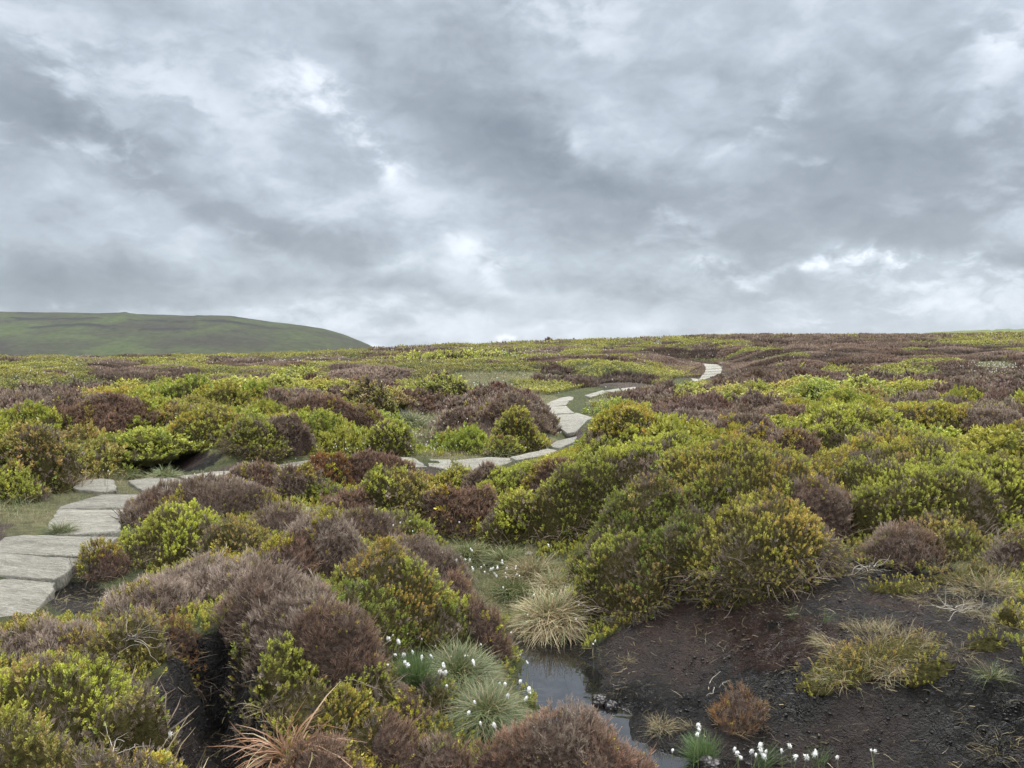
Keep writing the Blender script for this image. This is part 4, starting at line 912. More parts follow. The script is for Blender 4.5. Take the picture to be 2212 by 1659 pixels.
# ------------------------------------------------------------------ ground cover (stuff)
def carpet():
    rng = np.random.RandomState(9)
    acc = {0: [], 1: [], 2: []}
    bands = [(1.9, 4.5, 'n'), (4.5, 8, 'n'), (8, 14, 'm'), (14, 30, 'f'), (30, 60, 'f'), (60, 110, 'f'), (110, 215, 'f')]
    for r0, r1, lod in bands:
        rm = (r0 * r1) ** .5; s = max(.05, .0062 * rm) if r0 < 25 else .0031 * rm; half = .95 if r0 < 14 else .74
        k = 3.0 if r0 < 14 else (2.0 if r0 < 60 else 1.6)
        n = int(half * (r1 * r1 - r0 * r0) * k / s ** 2)
        r = np.sqrt(rng.uniform(r0 ** 2, r1 ** 2, n)); a = rng.uniform(-half, half, n); x = r * np.sin(a); y = r * np.cos(a)
        z = H(x, y)
        e = .15; dzx = H(x + e, y) - z; dzy = H(x, y + e) - z
        nm = np.c_[-dzx / e, -dzy / e, np.ones(n)]
        # cull far slopes facing away beyond the crest
        t = cover(x, y, z + .03); ok = (t != 3) & ~on_slab(x, y, .04 if r0 < 14 else .15)
        if r0 < 34: ok &= mounds(x, y)[0] < .07
        if r0 < 30:
            sl = np.hypot(dzx, dzy) / e; ok &= ~((sl > 1.0) & (rng.rand(n) < .8))
        ok &= z > WZ + .02
        low = on_slab(x, y + .5, .15) | on_slab(x, y + 1.0, .15) | on_slab(x, y + 1.6, .1) if r0 > 13 else np.zeros(n, bool)
        # worn verge next to the slabs
        hv, hid = hump(x, y); pd = path_dist(x, y); low |= (r > 17) & (pd < .6)
        if r0 >= 14: ok &= ~((hv < .22) & (rng.rand(n) < .75) & (r > 26))
        verge = (pd < .75) & (r < 32); t = np.where(verge & (t != 3), 2, t)
        pn = fbm(x * .6, y * .6, 33, 3); pj = rng.rand(n)
        for ty in (0, 1, 2):
            m = ok & (t == ty)
            if ty == 2:
                # grass: mix of blades; also sprinkle through the others
                m = m | (ok & (t == 0) & (rng.rand(n) < .05))
            if not m.any(): continue
            cnt = m.sum(); P = np.c_[x, y, z][m]; A = nm[m] * .5 + np.array([0, 0, .6]) + rng.normal(0, .22, (cnt, 3))
            if ty == 0:
                bright = pn[m]; col = palette('bg', cnt, rng, P[:, 0], P[:, 1]); c2 = palette('by', cnt, rng); c3 = palette('bo', cnt, rng)
                q = pj[m] * .5 + bright; col[q > .35] = c2[q > .35]; col[q < -.0] = c3[q < -.0]
                if r0 >= 14:
                    hi = hid[m]; w3 = np.abs(rng.normal(0, .12, cnt)); hi = np.clip(hi + rng.normal(0, .06, cnt), 0, 1)
                    col = palette('bg', cnt, rng); col[hi > .55] = c2[hi > .55]; col[hi > .8] = c3[hi > .8]; col = col * .45 + col.mean(0) * .2 + .35 * np.array([.20, .24, .035]); col *= (.66 + .62 * ((hid[m] * 7.3) % 1))[:, None] * np.array([1.06, .95, 1.]) * (.88 if r0 < 25 else .74)
                    A = nm[m] * 1.3 + rng.normal(0, .2, (cnt, 3))
                sz = s * rng.uniform(.7, 1.3, cnt) * np.where(low[m], .45, 1); T = BIL[lod]
            elif ty == 1:
                col = palette('hb', cnt, rng, P[:, 0], P[:, 1]); c2 = palette('hr', cnt, rng); q = pn[m] + .3 * pj[m]; col[q > .25] = c2[q > .25]
                if r0 >= 14:
                    hi = np.clip(hid[m] + rng.normal(0, .06, cnt), 0, 1); c3 = palette('hl', cnt, rng); col[hi > .5] = c2[hi > .5]; col[hi > .75] = c3[hi > .75]; col = col * .5 + col.mean(0) * .5; col *= (.62 + .65 * ((hid[m] * 7.3) % 1))[:, None]
                    A = nm[m] * 1.3 + rng.normal(0, .2, (cnt, 3))
                sz = 1.25 * s * rng.uniform(.7, 1.3, cnt) * (1 if r0 < 14 else .9) * np.where(low[m], .45, 1); T = HEA[lod]
            else:
                col = palette('gg', cnt, rng, P[:, 0], P[:, 1]); c2 = palette('gs', cnt, rng); q = pn[m] * 1.3 + pj[m]; col[q > .55] = c2[q > .55]
                rep = 2 if r0 < 14 else 1
                P = np.repeat(P, rep, 0) + rng.normal(0, s * .5, (cnt * rep, 3)) * np.array([1, 1, 0]); col = np.repeat(col, rep, 0); A = np.repeat(A, rep, 0) + rng.normal(0, .35, (cnt * rep, 3)) * np.array([1, 1, .2])
                vg = np.repeat(verge[m], rep)
                sz = np.where(vg, .5, 1.) * (1.5 * s if r0 < 14 else 1.3 * s) * rng.uniform(.6, 1.4, cnt * rep); T = GRA[lod]
                sz = sz * (1.1 if r0 < 14 else np.where(np.repeat(low[m], rep), .5, .8))
            # the height of moor humps is taken up by the plants themselves
            acc[ty].append(scatter(T, P, A, sz, col, rng))
    for ty, name, mat in ((0, 'bilberry_ground_cover', M_BIL), (1, 'heather_ground_cover', M_HEA), (2, 'moor_grass', M_GRA)):
        V, F, C, I = merge([(v, f, c, 0) for v, f, c in acc[ty]]); o = mesh_obj(name, V, F, mat, C); tag(o, kind='stuff')
        print(name, len(F))
carpet()

# ------------------------------------------------------------------ grass tussocks
TU = [
 (1195, 1285, 1402, 78, 'mix', 2400, 'big straw and green grass tussock at the head of the pool'),
 (985, 1415, 1520, 100, 'gg', 2200, 'broad green grass tussock left of the pool'),
 (1050, 1500, 1600, 80, 'gg', 1500, 'green grass tussock drooping to the pool edge'),
 (895, 1430, 1515, 55, 'gt', 700, 'tussock of straight bluish blades dotted with cotton tufts'),
 (1010, 1165, 1225, 48, 'gg', 800, 'pale green tussock under the overhanging heather in the gully'),
 (1090, 1180, 1240, 66, 'gg', 900, 'olive tussock behind the white cotton tufts'),
 (1150, 1200, 1275, 62, 'mix', 900, 'straw topped tussock under the dark mound'),
 (1110, 1250, 1310, 60, 'gg', 900, 'green tussock midway up the gully'),
 (1195, 1235, 1300, 50, 'mix', 700, 'straw tussock above the big one at the pool head'),
 (1890, 1345, 1480, 132, 'gs', 2800, 'wide straw coloured grass tussock on bare peat'),
 (2140, 1215, 1290, 80, 'gs', 1100, 'grey straw grass sprawl at the edge of the peat'),
 (2150, 1290, 1350, 55, 'gs', 400, 'thin wiry straw tuft below the grey sprawl'),
 (1435, 1558, 1600, 28, 'gs', 240, 'small straw tuft on the peat by the water'),
 (1530, 1612, 1700, 62, 'gt', 420, 'green blades of cotton grass rising from the dark water'),
 (1360, 1405, 1445, 14, 'gs', 70, 'tiny yellow grass tuft on the peat bank'),
 (1660, 1622, 1700, 45, 'gt', 90, 'thin grass blades around the cluster of cotton tufts on near peat'),
 (1790, 1640, 1700, 40, 'gt', 60, 'few thin blades below the pair of cotton tufts on near peat'),
 (2085, 1395, 1440, 34, 'gs', 120, 'sprawling straw wisps right of the wide straw tussock'),
 (2165, 1430, 1500, 40, 'gg', 160, 'green and straw tuft at the outer edge of the bare peat'),
 (2180, 1600, 1659, 45, 'gs', 120, 'dry straw wisps at the near outer corner of the peat'),
 (2010, 1270, 1310, 44, 'gs', 200, 'low straw tuft above the wide straw tussock on peat'),
 (2090, 1285, 1335, 50, 'gs', 200, 'straw tuft between low mossy growth and white wiry stalks'),
 (1720, 1320, 1350, 10, 'gt', 30, 'tiny green blades just under the big round bush'),
 (1790, 1330, 1360, 10, 'gt', 26, 'tiny green blades left of the wide straw tussock top'),
 (1500, 1555, 1590, 16, 'gs', 60, 'small reddish straw wisp near the small straw tuft'),
 (2090, 1140, 1185, 70, 'gg', 500, 'green grass among low mossy bilberry on the slope'),
 (350, 1008, 1042, 42, 'gg', 500, 'pale grass tuft between peat face and pointed slab'),
 (265, 1008, 1040, 50, 'gg', 500, 'green grass tuft behind the small rounded slab'),
 (612, 1520, 1680, 55, 'go', 150, 'dry orange strap leaved grass clump arching over peat'),
 (1160, 1240, 1240, 1, 'skip', 0, ''),
 (700, 955, 985, 60, 'gs', 500, 'straw tuft at the edge of the path hollow'),
 (1080, 960, 990, 60, 'gg', 500, 'green tuft beside the path under the island bank'),
 (890, 890, 930, 60, 'gg', 500, 'grass tuft in the throat of the grassy hollow'),
 (120, 1120, 1165, 36, 'gg', 400, 'low green grass tuft on the outer edge of the path'),
 (1740, 1150, 1200, 26, 'gs', 160, 'straw wisps beside the small dry red heather'),
 (1850, 1190, 1250, 50, 'gs', 160, 'bleached tangle of stalks on the peat slope'),
]
for i, (cx, yt, yb, hw, pal, n, label) in enumerate(TU):
    if pal == 'skip': continue
    rng = np.random.RandomState(500 + i); x0, D = hit(cx, yb, .0); R = hw / FD * D; cy = D + R * .55; x0 = (cx - CX) / FD * cy
    base = float(H(np.array([x0]), np.array([cy]), False)[0]); base = max(base, WZ - .06)
    h = max(.1, EYE + (HY - yt) / FD * cy - base)
    w = .009 if D < 7 else .018; bias = rng.normal(0, .28, 2)
    n = int(n * (1.35 if n > 200 else 1)); a = rng.uniform(0, 2 * np.pi, n); k = np.sqrt(rng.uniform(0, 1, n)); spread = .38 if pal not in ('gs', 'go') else (.85 if pal == 'gs' else .35)
    px = np.cos(a) * k * R * spread; py = np.sin(a) * k * R * spread * .9
    if pal == 'gs' and n > 300:
        q = fbm(px * 5 + i, py * 5, 5, 2) + rng.normal(0, .1, n); kp = q > -.12; a, k, px, py = a[kp], k[kp], px[kp] * (1 + .3 * noise2(a[kp] * 1.2, 0 * a[kp], i)), py[kp]; n = int(kp.sum())
    out = np.c_[np.cos(a), np.sin(a)] * (k * (1.0 if pal != 'gt' else .3))[:, None]
    ax = np.c_[out * .9, np.ones(n) * (.75 if pal != 'gs' else .35)] + rng.normal(0, .36 if pal != 'gs' else .55, (n, 3)); ax[:, 2] = np.abs(ax[:, 2]) + .05
    ax[:, :2] += bias
    pz = np.maximum(H(x0 + px, cy + py, False), WZ - .05) - base + (h * .25 * (1 - k) if pal not in ('gs', 'go') else 0)
    if pal == 'mix': col = palette('gg', n, rng); c2 = palette('gs', n, rng); m = (py < rng.normal(0, R * .2, n)) | (rng.rand(n) < .3); col[m] = c2[m]
    elif pal == 'gt': col = palette('gg', n, rng) * np.array([.8, 1, 1.0])
    elif pal == 'gs': col = palette('gs', n, rng); c2 = palette('gg', n, rng); m = rng.rand(n) < .12; col[m] = c2[m]
    else: col = palette(pal, n, rng); c2 = palette('gs', n, rng); m = rng.rand(n) < .18; col[m] = c2[m]
    if pal == 'go': w = .016
    T = [gra_blade(700 + j, w, 5, {'gt': .25, 'go': 1.1, 'gs': .8}.get(pal, .9)) for j in range(8)]
    ln = (h * 1.05 if pal != 'gs' else np.clip(h * .62, .08, .16)) * rng.uniform(.55, 1.15, n)
    # spin so that blades arch outward
    V, F, C = scatter(T, np.c_[px, py, pz], ax, ln, col, rng, spin=a + rng.normal(0, .9, n))
    o = mesh_obj('grass_tussock', V, F, M_GRA, C); o.location = (x0, cy, base); tag(o, label, 'grass tussock')

# mossy skirt under the straw tussock on peat
def moss_skirts():
    for (cx, yt, yb, hw, pal, label) in [(1860, 1425, 1485, 90, 'by', 'yellow-green moss cushion along the front of the wide straw tussock'), (2020, 1440, 1490, 50, 'by', 'mossy green tongue at the outer foot of the wide straw tussock'), (1895, 1385, 1470, 110, 'bo', 'brown-green moss under the wide straw tussock'), (1960, 1250, 1290, 60, 'by', 'yellow-green moss patch above the wide straw tussock'), (2110, 1225, 1265, 70, 'bo', 'olive moss patch under the grey straw sprawl'), (2150, 1380, 1420, 40, 'by', 'small olive moss patch right of the straw wisps')]:
        x0, D = hit(cx, yb); R = hw / FD * D; cy = D + R * .35; x0 = (cx - CX) / FD * cy; base = float(H(np.array([x0]), np.array([cy]), False)[0])
        par = bush_parts('b', 'n', R, R * .4, .07, 800 + cx, 900, .035, pal, (x0, cy), 'bo', patch=.2, drape=1.)
        o = bush_mesh('moss_cushion', par, 'b'); o.location = (x0, cy, base); tag(o, label, 'moss')
moss_skirts()

# ------------------------------------------------------------------ cotton grass
M_COTTON = simple('cotton_fluff', (.72, .72, .69), .9); M_STALK = simple('green_stalk', (.13, .16, .06), .6)
def z3(l): return [(708 + x * .36, 1106 + y * .36) for x, y in l]
HEADS = [(1517, 1583), (1518, 1593), (1515, 1605), (1599, 1637), (1605, 1646), (1655, 1627), (1656, 1640), (1668, 1643), (1662, 1652), (1637, 1642), (1646, 1650), (1720, 1629), (1702, 1640), (1777, 1642), (1778, 1649), (1758, 1655), (1735, 1654), (1900, 1640), (1909, 1642), (1826, 1656), (1462, 1640), (1612, 1656), (349, 1604)]
HEADS += z3([(853, 232), (862, 242), (850, 300), (683, 255), (862, 345), (868, 358), (935, 332), (918, 345), (938, 375), (976, 356), (990, 352), (1018, 342), (1018, 352), (1045, 305), (1046, 320), (1065, 380), (1073, 352), (1130, 340), (1128, 355), (1135, 390), (1150, 398), (1000, 385), (1012, 398), (1070, 408), (1052, 470), (1240, 517), (1275, 526), (1350, 512), (1340, 580), (1512, 580), (1200, 640), (1495, 667), (1195, 683), (1340, 685), (1100, 748), (738, 730), (470, 757), (380, 765), (555, 790), (412, 800), (416, 812), (637, 832), (915, 823), (393, 887), (497, 870), (448, 887), (555, 900), (685, 942), (688, 958), (450, 934), (470, 950), (348, 950), (868, 930), (733, 898), (820, 892), (835, 892), (698, 995), (663, 990), (683, 998), (1030, 1062), (1060, 1068), (705, 1080), (1157, 887), (1195, 930), (1202, 938), (1157, 1050), (1212, 1100), (1217, 1125), (1080, 1142), (1195, 1158), (875, 1180), (842, 1245), (912, 1312), (995, 1325), (1325, 210), (785, 70), (430, 70), (487, 63), (385, 88), (1600, 820), (1615, 800), (765, 303), (792, 285), (820, 297), (350, 787), (610, 895)])
def z8(l): return [(708 + x * .2, 885 + y * .2) for x, y in l]   # second mid zoom
HEADS += z8([(1212, 1092), (771, 1235), (695, 1263), (907, 1328), (1415, 1229), (517, 1085), (486, 1126), (594, 1182), (650, 1178), (187, 355), (231, 388), (84, 400), (376, 366), (440, 393), (72, 374), (310, 425), (53, 410), (905, 215), (915, 240), (948, 262), (957, 288), (988, 215), (990, 265), (1012, 275), (1115, 292), (1072, 345), (1060, 378), (1068, 395), (1110, 405), (1115, 418), (1143, 420), (1150, 435), (1178, 355), (1232, 398), (1280, 415), (1385, 390), (1425, 322), (1330, 210), (1325, 240), (918, 465), (1045, 455), (950, 112), (868, 83), (757, 123), (732, 85), (640, 105), (688, 140), (840, 240), (990, 360), (735, 285), (890, 395)])
HEADS += z8([(1180, 80), (1195, 95), (1210, 90), (1228, 100), (1240, 70), (1250, 95), (1262, 75), (1248, 45), (1205, 60), (1220, 110), (1285, 60), (1145, 125), (1240, 22), (1300, 30), (1410, 130), (1475, 125), (1250, 148), (1022, 38), (960, 38), (1505, 100)])
HEADS += t5([(1320, 652), (1318, 662), (1400, 628), (1385, 630), (1265, 475), (1320, 502), (1115, 468), (1135, 600), (1655, 400), (1650, 412), (1660, 430), (1655, 500), (1670, 355), (1655, 238), (1650, 248), (1172, 245), (1875, 185), (625, 410), (420, 540), (385, 565), (375, 525)])
def in_hollow(l, cnt, x0, y0, sx, sy, seed):
    r = np.random.RandomState(seed)
    for _ in range(cnt): l.append((x0 + r.normal(0, sx), y0 + r.normal(0, sy)))
in_hollow(HEADS, 26, 1040, 828, 30, 5, 1); in_hollow(HEADS, 18, 880, 807, 22, 2.5, 2); in_hollow(HEADS, 12, 1100, 845, 60, 8, 3)
HEADS += [(x * .36, 651 + y * .36) for x, y in [(605, 1015), (635, 1020), (642, 1040), (1872, 833), (1880, 930), (1768, 945), (2095, 903), (2010, 912), (1997, 925), (2068, 888), (1558, 868), (1507, 957), (1957, 722), (1895, 870), (757, 568), (260, 573), (150, 580), (335, 566), (400, 530), (418, 530), (307, 513), (225, 494), (322, 466), (568, 495), (955, 440), (283, 405), (312, 413), (400, 393), (1720, 452), (1795, 435), (1503, 485), (812, 416), (10, 398), (30, 518)]]
def rod(V, F, p0, p1, r0, r1, seg=5):
    i = len(V); d = np.array(p1) - np.array(p0); d = d / (np.linalg.norm(d) + 1e-9); u = np.cross(d, [0, 1, .3]); u /= np.linalg.norm(u); v = np.cross(d, u)
    for p, r in ((p0, r0), (p1, r1)):
        for k in range(seg):
            a = 2 * np.pi * k / seg; V.append(np.array(p) + r * (u * np.cos(a) + v * np.sin(a)))
    for k in range(seg): F.append((i + k, i + (k + 1) % seg, i + seg + (k + 1) % seg, i + seg + k))
def fluff(seed, R):
    """drooping silky tassel: a soft ragged teardrop"""
    rng = np.random.RandomState(seed); nu, nv = 9, 7; V = []; F = []
    lean = rng.uniform(-.5, .5, 2)
    for j in range(nv):
        t = j / (nv - 1); rad = R * (np.sin(np.pi * (t * .88 + .08)) ** .8) * (1.0 if j < nv - 1 else .4); z = R * (.9 - 2.1 * t)
        for i in range(nu):
            a = 2 * np.pi * i / nu; q = rad * rng.uniform(.72, 1.2); V.append((q * np.cos(a) + lean[0] * R * t, q * np.sin(a) + lean[1] * R * t, z + rng.uniform(-.12, .12) * R))
    for j in range(nv - 1):
        for i in range(nu): F.append((j * nu + i, j * nu + (i + 1) % nu, (j + 1) * nu + (i + 1) % nu, (j + 1) * nu + i))
    F.append(tuple(range(nu))); F.append(tuple(range((nv - 1) * nu, nv * nu))[::-1])
    V = [tuple(np.array(v) * .72) for v in V]
    for k in range(46):
        a = rng.uniform(0, 2 * np.pi); e = rng.uniform(-1.4, .9); d = np.array([np.cos(a) * np.cos(e) + lean[0] * .5, np.sin(a) * np.cos(e) + lean[1] * .5, np.sin(e) * 1.1]); p = d * R * .45; q = d * R * rng.uniform(.9, 1.45) - np.array([0, 0, .25 * R]); s_ = np.array([-np.sin(a), np.cos(a), rng.uniform(-.3, .3)]) * R * .10
        i = len(V); V += [tuple(p - s_), tuple(p + s_), tuple(q)]; F.append((i, i + 1, i + 2))
    return np.array(V), F
FL = []
for k in range(6):
    V, F = fluff(k, 1.0); o = mesh_obj('seed_head', V, F, M_COTTON, smooth=False); COL.objects.unlink(o); FL.append(o)
def place_name(px, py, y):
    if y < 4.3: return 'by the dark water' if px > 1300 else 'in the nearest bilberry'
    if y < 6.6: return 'around the pool and its green tussocks'
    if y < 9.5: return 'in the gully below the path'
    if y < 14: return 'beside the path hollow'
    if y < 22: return 'in the grassy hollow beyond the path'
    return 'far out on the moor'
cot_n = 0
for k, (px, py) in enumerate(HEADS[:295]):
    rng = np.random.RandomState(1500 + k); hs = .2 if py > 1100 else .22
    x0, D = hit(px, py, hs)
    R = (.0115 if D < 4.4 else (.0095 if 5.7 < D < 8.2 else max(.0055, .00078 * D))) * rng.uniform(.65, 1.25)
    gz = float(H(np.array([x0]), np.array([D]), False)[0]); lean = rng.normal(0, .04, 2)
    top = EYE + (HY - py) / FD * D
    root = bpy.data.objects.new('cotton_grass_plant', None); COL.objects.link(root); root.location = (x0 - lean[0], D - lean[1], gz); root.empty_display_size = .05
    hh = top - gz; V, F = [], []; mid = (lean[0] * .3, lean[1] * .3, hh * .6)
    rod(V, F, (0, 0, -.02), mid, .0016, .0014); rod(V, F, mid, (lean[0], lean[1], hh), .0014, .001)
    mesh_obj('stem', np.array(V), F, M_STALK, parent=root)
    hd = FL[k % 6].copy(); COL.objects.link(hd); hd.parent = root; hd.location = (lean[0], lean[1], hh); hd.scale = (R, R, R * rng.uniform(.9, 1.7)); hd.rotation_euler = (rng.uniform(-.5, .5), rng.uniform(-.5, .5), rng.uniform(0, 6))
    w = place_name(px, py, D)
    if (px, py) == (349, 1604): tag(root, 'single large white cotton tuft standing in the nearest bilberry', 'cotton grass')
    elif 1505 < px < 1525 and py > 1570: tag(root, 'white cotton tuft of the upright trio beside dark water', 'cotton grass', 'trio of cotton tufts beside the dark water')
    else: tag(root, f'white fluffy cotton grass tuft {w}, one of many alike', 'cotton grass', f'cotton grass {w}')

# distant cotton grass: uncountable specks
def far_cotton():
    rng = np.random.RandomState(77); pts = []
    for cx, cy, sx, sy, n in [(1100, 758, 110, 5, 260), (1400, 742, 60, 3, 60), (2150, 790, 32, 4, 110), (2170, 800, 40, 6, 40), (1900, 729, 180, 2, 120), (560, 778, 180, 3, 160), (150, 800, 120, 18, 60), (1350, 790, 200, 20, 50), (1030, 826, 60, 8, 60), (1000, 775, 200, 6, 60), (1650, 760, 200, 15, 60), (60, 800, 60, 20, 30), (830, 757, 60, 2, 60), (400, 772, 200, 2.5, 80)]:
        for _ in range(int(n * .6)):
            px = cx + rng.normal(0, sx); py = cy + rng.normal(0, sy)
            pts.append((px, py))
    Vs, Fs = [], []; off = 0; me = [fluff(50 + j, 1.0) for j in range(3)]
    P = np.array(pts); Y = np.geomspace(14, 210, 420)
    G = None
    for px, py in P:
        y = Y; x = (px - CX) / FD * y; z = EYE + (HY - py) / FD * y; g = H(x, y) + .16
        i = int(np.argmax(z < g))
        if i == 0 or z[i] - g[i] < -.6: continue
        yy = y[i]; V, F = me[rng.randint(3)]; R = .0006 * yy * rng.uniform(.6, 1.3)
        Vs.append(V * np.array([R, R, R * 1.2]) + np.array([x[i], yy, g[i] + .02])); Fs += [tuple(q + off for q in f) for f in F]; off += len(V)
    o = mesh_obj('distant_cotton_grass', np.concatenate(Vs), Fs, M_COTTON); tag(o, kind='stuff')
far_cotton()

# ------------------------------------------------------------------ litter on bare peat, crumbs of peat
def litter():
    rng = np.random.RandomState(44); n = 60000; r = np.sqrt(rng.uniform(2. ** 2, 7.5 ** 2, n)); a = rng.uniform(-.65, .65, n); x = r * np.sin(a); y = r * np.cos(a); z = H(x, y, False)
    t = cover(x, y, z + .03); m = (t == 3) & (z > WZ + .01) & ~on_slab(x, y, .05); dens = fbm(x * 1.5, y * 1.5, 66, 3)
    m1 = m & (rng.rand(n) < np.clip(.2 + .7 * (dens + .05), .05, .9)); c = m1.sum()
    ax = np.c_[rng.normal(0, 1, (c, 2)), rng.uniform(.05, .45, c)]; T = [gra_blade(200 + i, .03, 3, 1.0) for i in range(6)]
    V, F, C = scatter(T, np.c_[x, y, z][m1] + [0, 0, .004], ax, rng.uniform(.02, .065, c), palette('gs', c, rng) * rng.uniform(.4, 1.3, (c, 1)) ** 1.5, rng)
    tag(mesh_obj('dead_grass_litter', V, F, M_GRA, C), kind='stuff')
    # clods
    m2 = m & (rng.rand(n) < .8) & (fbm(x * 3, y * 3, 67, 3) > -.05); c = m2.sum(); P = np.c_[x, y, z][m2]
    ico = np.array([(0, 0, 1), (.9, 0, .3), (.3, .85, .3), (-.7, .5, .3), (-.7, -.5, .3), (.3, -.85, .3), (0, 0, -.4)], float)
    fc = [(0, 1, 2, 2), (0, 2, 3, 3), (0, 3, 4, 4), (0, 4, 5, 5), (0, 5, 1, 1)]; fc = np.array([(0, 1, 2), (0, 2, 3), (0, 3, 4), (0, 4, 5), (0, 5, 1), (1, 6, 2), (2, 6, 3), (3, 6, 4), (4, 6, 5), (5, 6, 1)])
    W = ico[None] * rng.uniform(.6, 1.4, (c, 7, 3)) * (.0025 + rng.uniform(0, 1., c) ** 5 * .009)[:, None, None] * np.array([1.3, 1.1, .6]) + P[:, None]
    F = (fc[None] + (np.arange(c) * 7)[:, None, None]).reshape(-1, 3)
    tag(mesh_obj('peat_crumbs', W.reshape(-1, 3), F, simple('peat_clod', (.011, .0085, .0075), .6, 3.), smooth=True), kind='stuff')
litter()

# ------------------------------------------------------------------ stones, clods, dead branches
M_BRANCH = simple('bleached_wood', (.30, .27, .23), .8, 30)
def branch(cx, cy, L, seed, label, n=9):
    rng = np.random.RandomState(seed); x0, D = hit(cx, cy, .12 if cy < 1450 else .2); z0 = EYE + (HY - cy) / FD * D; V, F = [], []
    for k in range(n):
        p = np.array([rng.normal(0, L * .15), rng.normal(0, L * .15), rng.uniform(-.01, .02)]); d = np.array([rng.normal(0, 1), rng.normal(0, .7), rng.uniform(0, .35)]); d /= np.linalg.norm(d); r = rng.uniform(.0012, .0026)
        for s in range(6):
            q = p + d * L / 6; rod(V, F, p, q, r, r * .85, 5); p = q; r *= .85; d = d + rng.normal(0, .3, 3); d /= np.linalg.norm(d)
    o = mesh_obj('dead_branch', np.array(V), F, M_BRANCH, smooth=True); o.location = (x0, D, z0); tag(o, label, 'dead branch')
branch(268, 1395, .22, 1, 'bleached dead heather twigs above the bronze bilberry', 14)
branch(238, 1640, .12, 2, 'little bleached twig knot low in the nearest bilberry', 8)
branch(655, 1108, .3, 3, 'bare grey twigs lying behind the pale heather', 16)
branch(2080, 1330, .17, 4, 'white wiry dead stalks on peat above the straw tussock', 16)
branch(1880, 1235, .14, 5, 'white bleached root tangle on the peat slope', 16)
branch(210, 1303, .07, 6, 'small forked stick lying on the black mud', 5)
branch(1560, 1500, .1, 7, 'two bent pale twigs beside the lone rusty heather', 4)
branch(1340, 1490, .06, 8, 'short pale stalk scrap on the peat bank', 3)

def clod(cx, cy, R, seed, label, name='peat_clod', mat=None, squash=.8, lift=0.):
    import bmesh
    x0, D = hit(cx, cy, .0); z = max(float(H(np.array([x0]), np.array([D]), False)[0]), WZ)
    bm = bmesh.new(); bmesh.ops.create_icosphere(bm, subdivisions=4, radius=1.)
    for v in bm.verts:
        c = v.co; f = 1 + .35 * float(fbm(c.x * 1.7 + seed, c.y * 1.7 + c.z * 1.3, seed, 4)); v.co = c * f * R; v.co.z *= squash
    me = bpy.data.meshes.new(name); bm.to_mesh(me); bm.free(); me.materials.append(mat or simple('wet_peat', (.014, .011, .011), .4, 20)); o = bpy.data.objects.new(name, me); COL.objects.link(o)
    o.location = (x0, D, z + R * .2 + lift); tag(o, label, 'stone' if name == 'stone' else 'lump of peat'); return o
clod(1300, 1548, .05, 3, 'dark lump of peat standing in the water')
clod(1325, 1560, .04, 4, 'lower peat lump beside the one standing in the water')
clod(1545, 1690, .06, 5, 'flat dark lump half under water near the cotton grass')
clod(1342, 1229, .05, 6, 'small pale stone in the shade under the big mound', 'stone', M_STONE)
clod(1143, 1203, .04, 8, 'small flat pale stone among the gully grass', 'stone', M_STONE, .5)

# skyline markers
M_CAIRN = simple('cairn_stone', (.12, .12, .12), .8, 2)
def cairn(px, py, hgt, w, label):
    import bmesh
    D = 138.; x = (px - CX) / FD * D; z = float(H(np.array([x]), np.array([D]))[0]); bm = bmesh.new(); rng = np.random.RandomState(int(px))
    n = 6
    for k in range(n):
        t = k / n; ww = w * (1 - .6 * t); m = bmesh.ops.create_cube(bm, size=1.)['verts']
        for v in m:
            v.co.x = v.co.x * ww * rng.uniform(.85, 1.1) + rng.normal(0, .02); v.co.y *= ww; v.co.z = v.co.z * hgt / n * .98 + hgt * (t + .5 / n)
    me = bpy.data.meshes.new('cairn'); bm.to_mesh(me); bm.free(); me.materials.append(M_CAIRN); o = bpy.data.objects.new('cairn', me); COL.objects.link(o); o.location = (x, D, z - .1); tag(o, label, 'cairn')
cairn(1239, 733, 1.3, .6, 'taller of two tiny dark cairns on the skyline')
cairn(1318, 729, .9, .7, 'shorter of two tiny dark cairns on the skyline')
def skyline_bush():
    D = 136.; x = (1184 - CX) / FD * D; par = bush_parts('h', 'f', .75, .6, .8, 77, 90, .3, 'hb', None)
    o = bush_mesh('shrub', par, 'h'); o.location = (x, D, float(H(np.array([x]), np.array([D]))[0])); tag(o, 'tiny wispy brown shrub alone on the skyline', 'shrub')
skyline_bush()

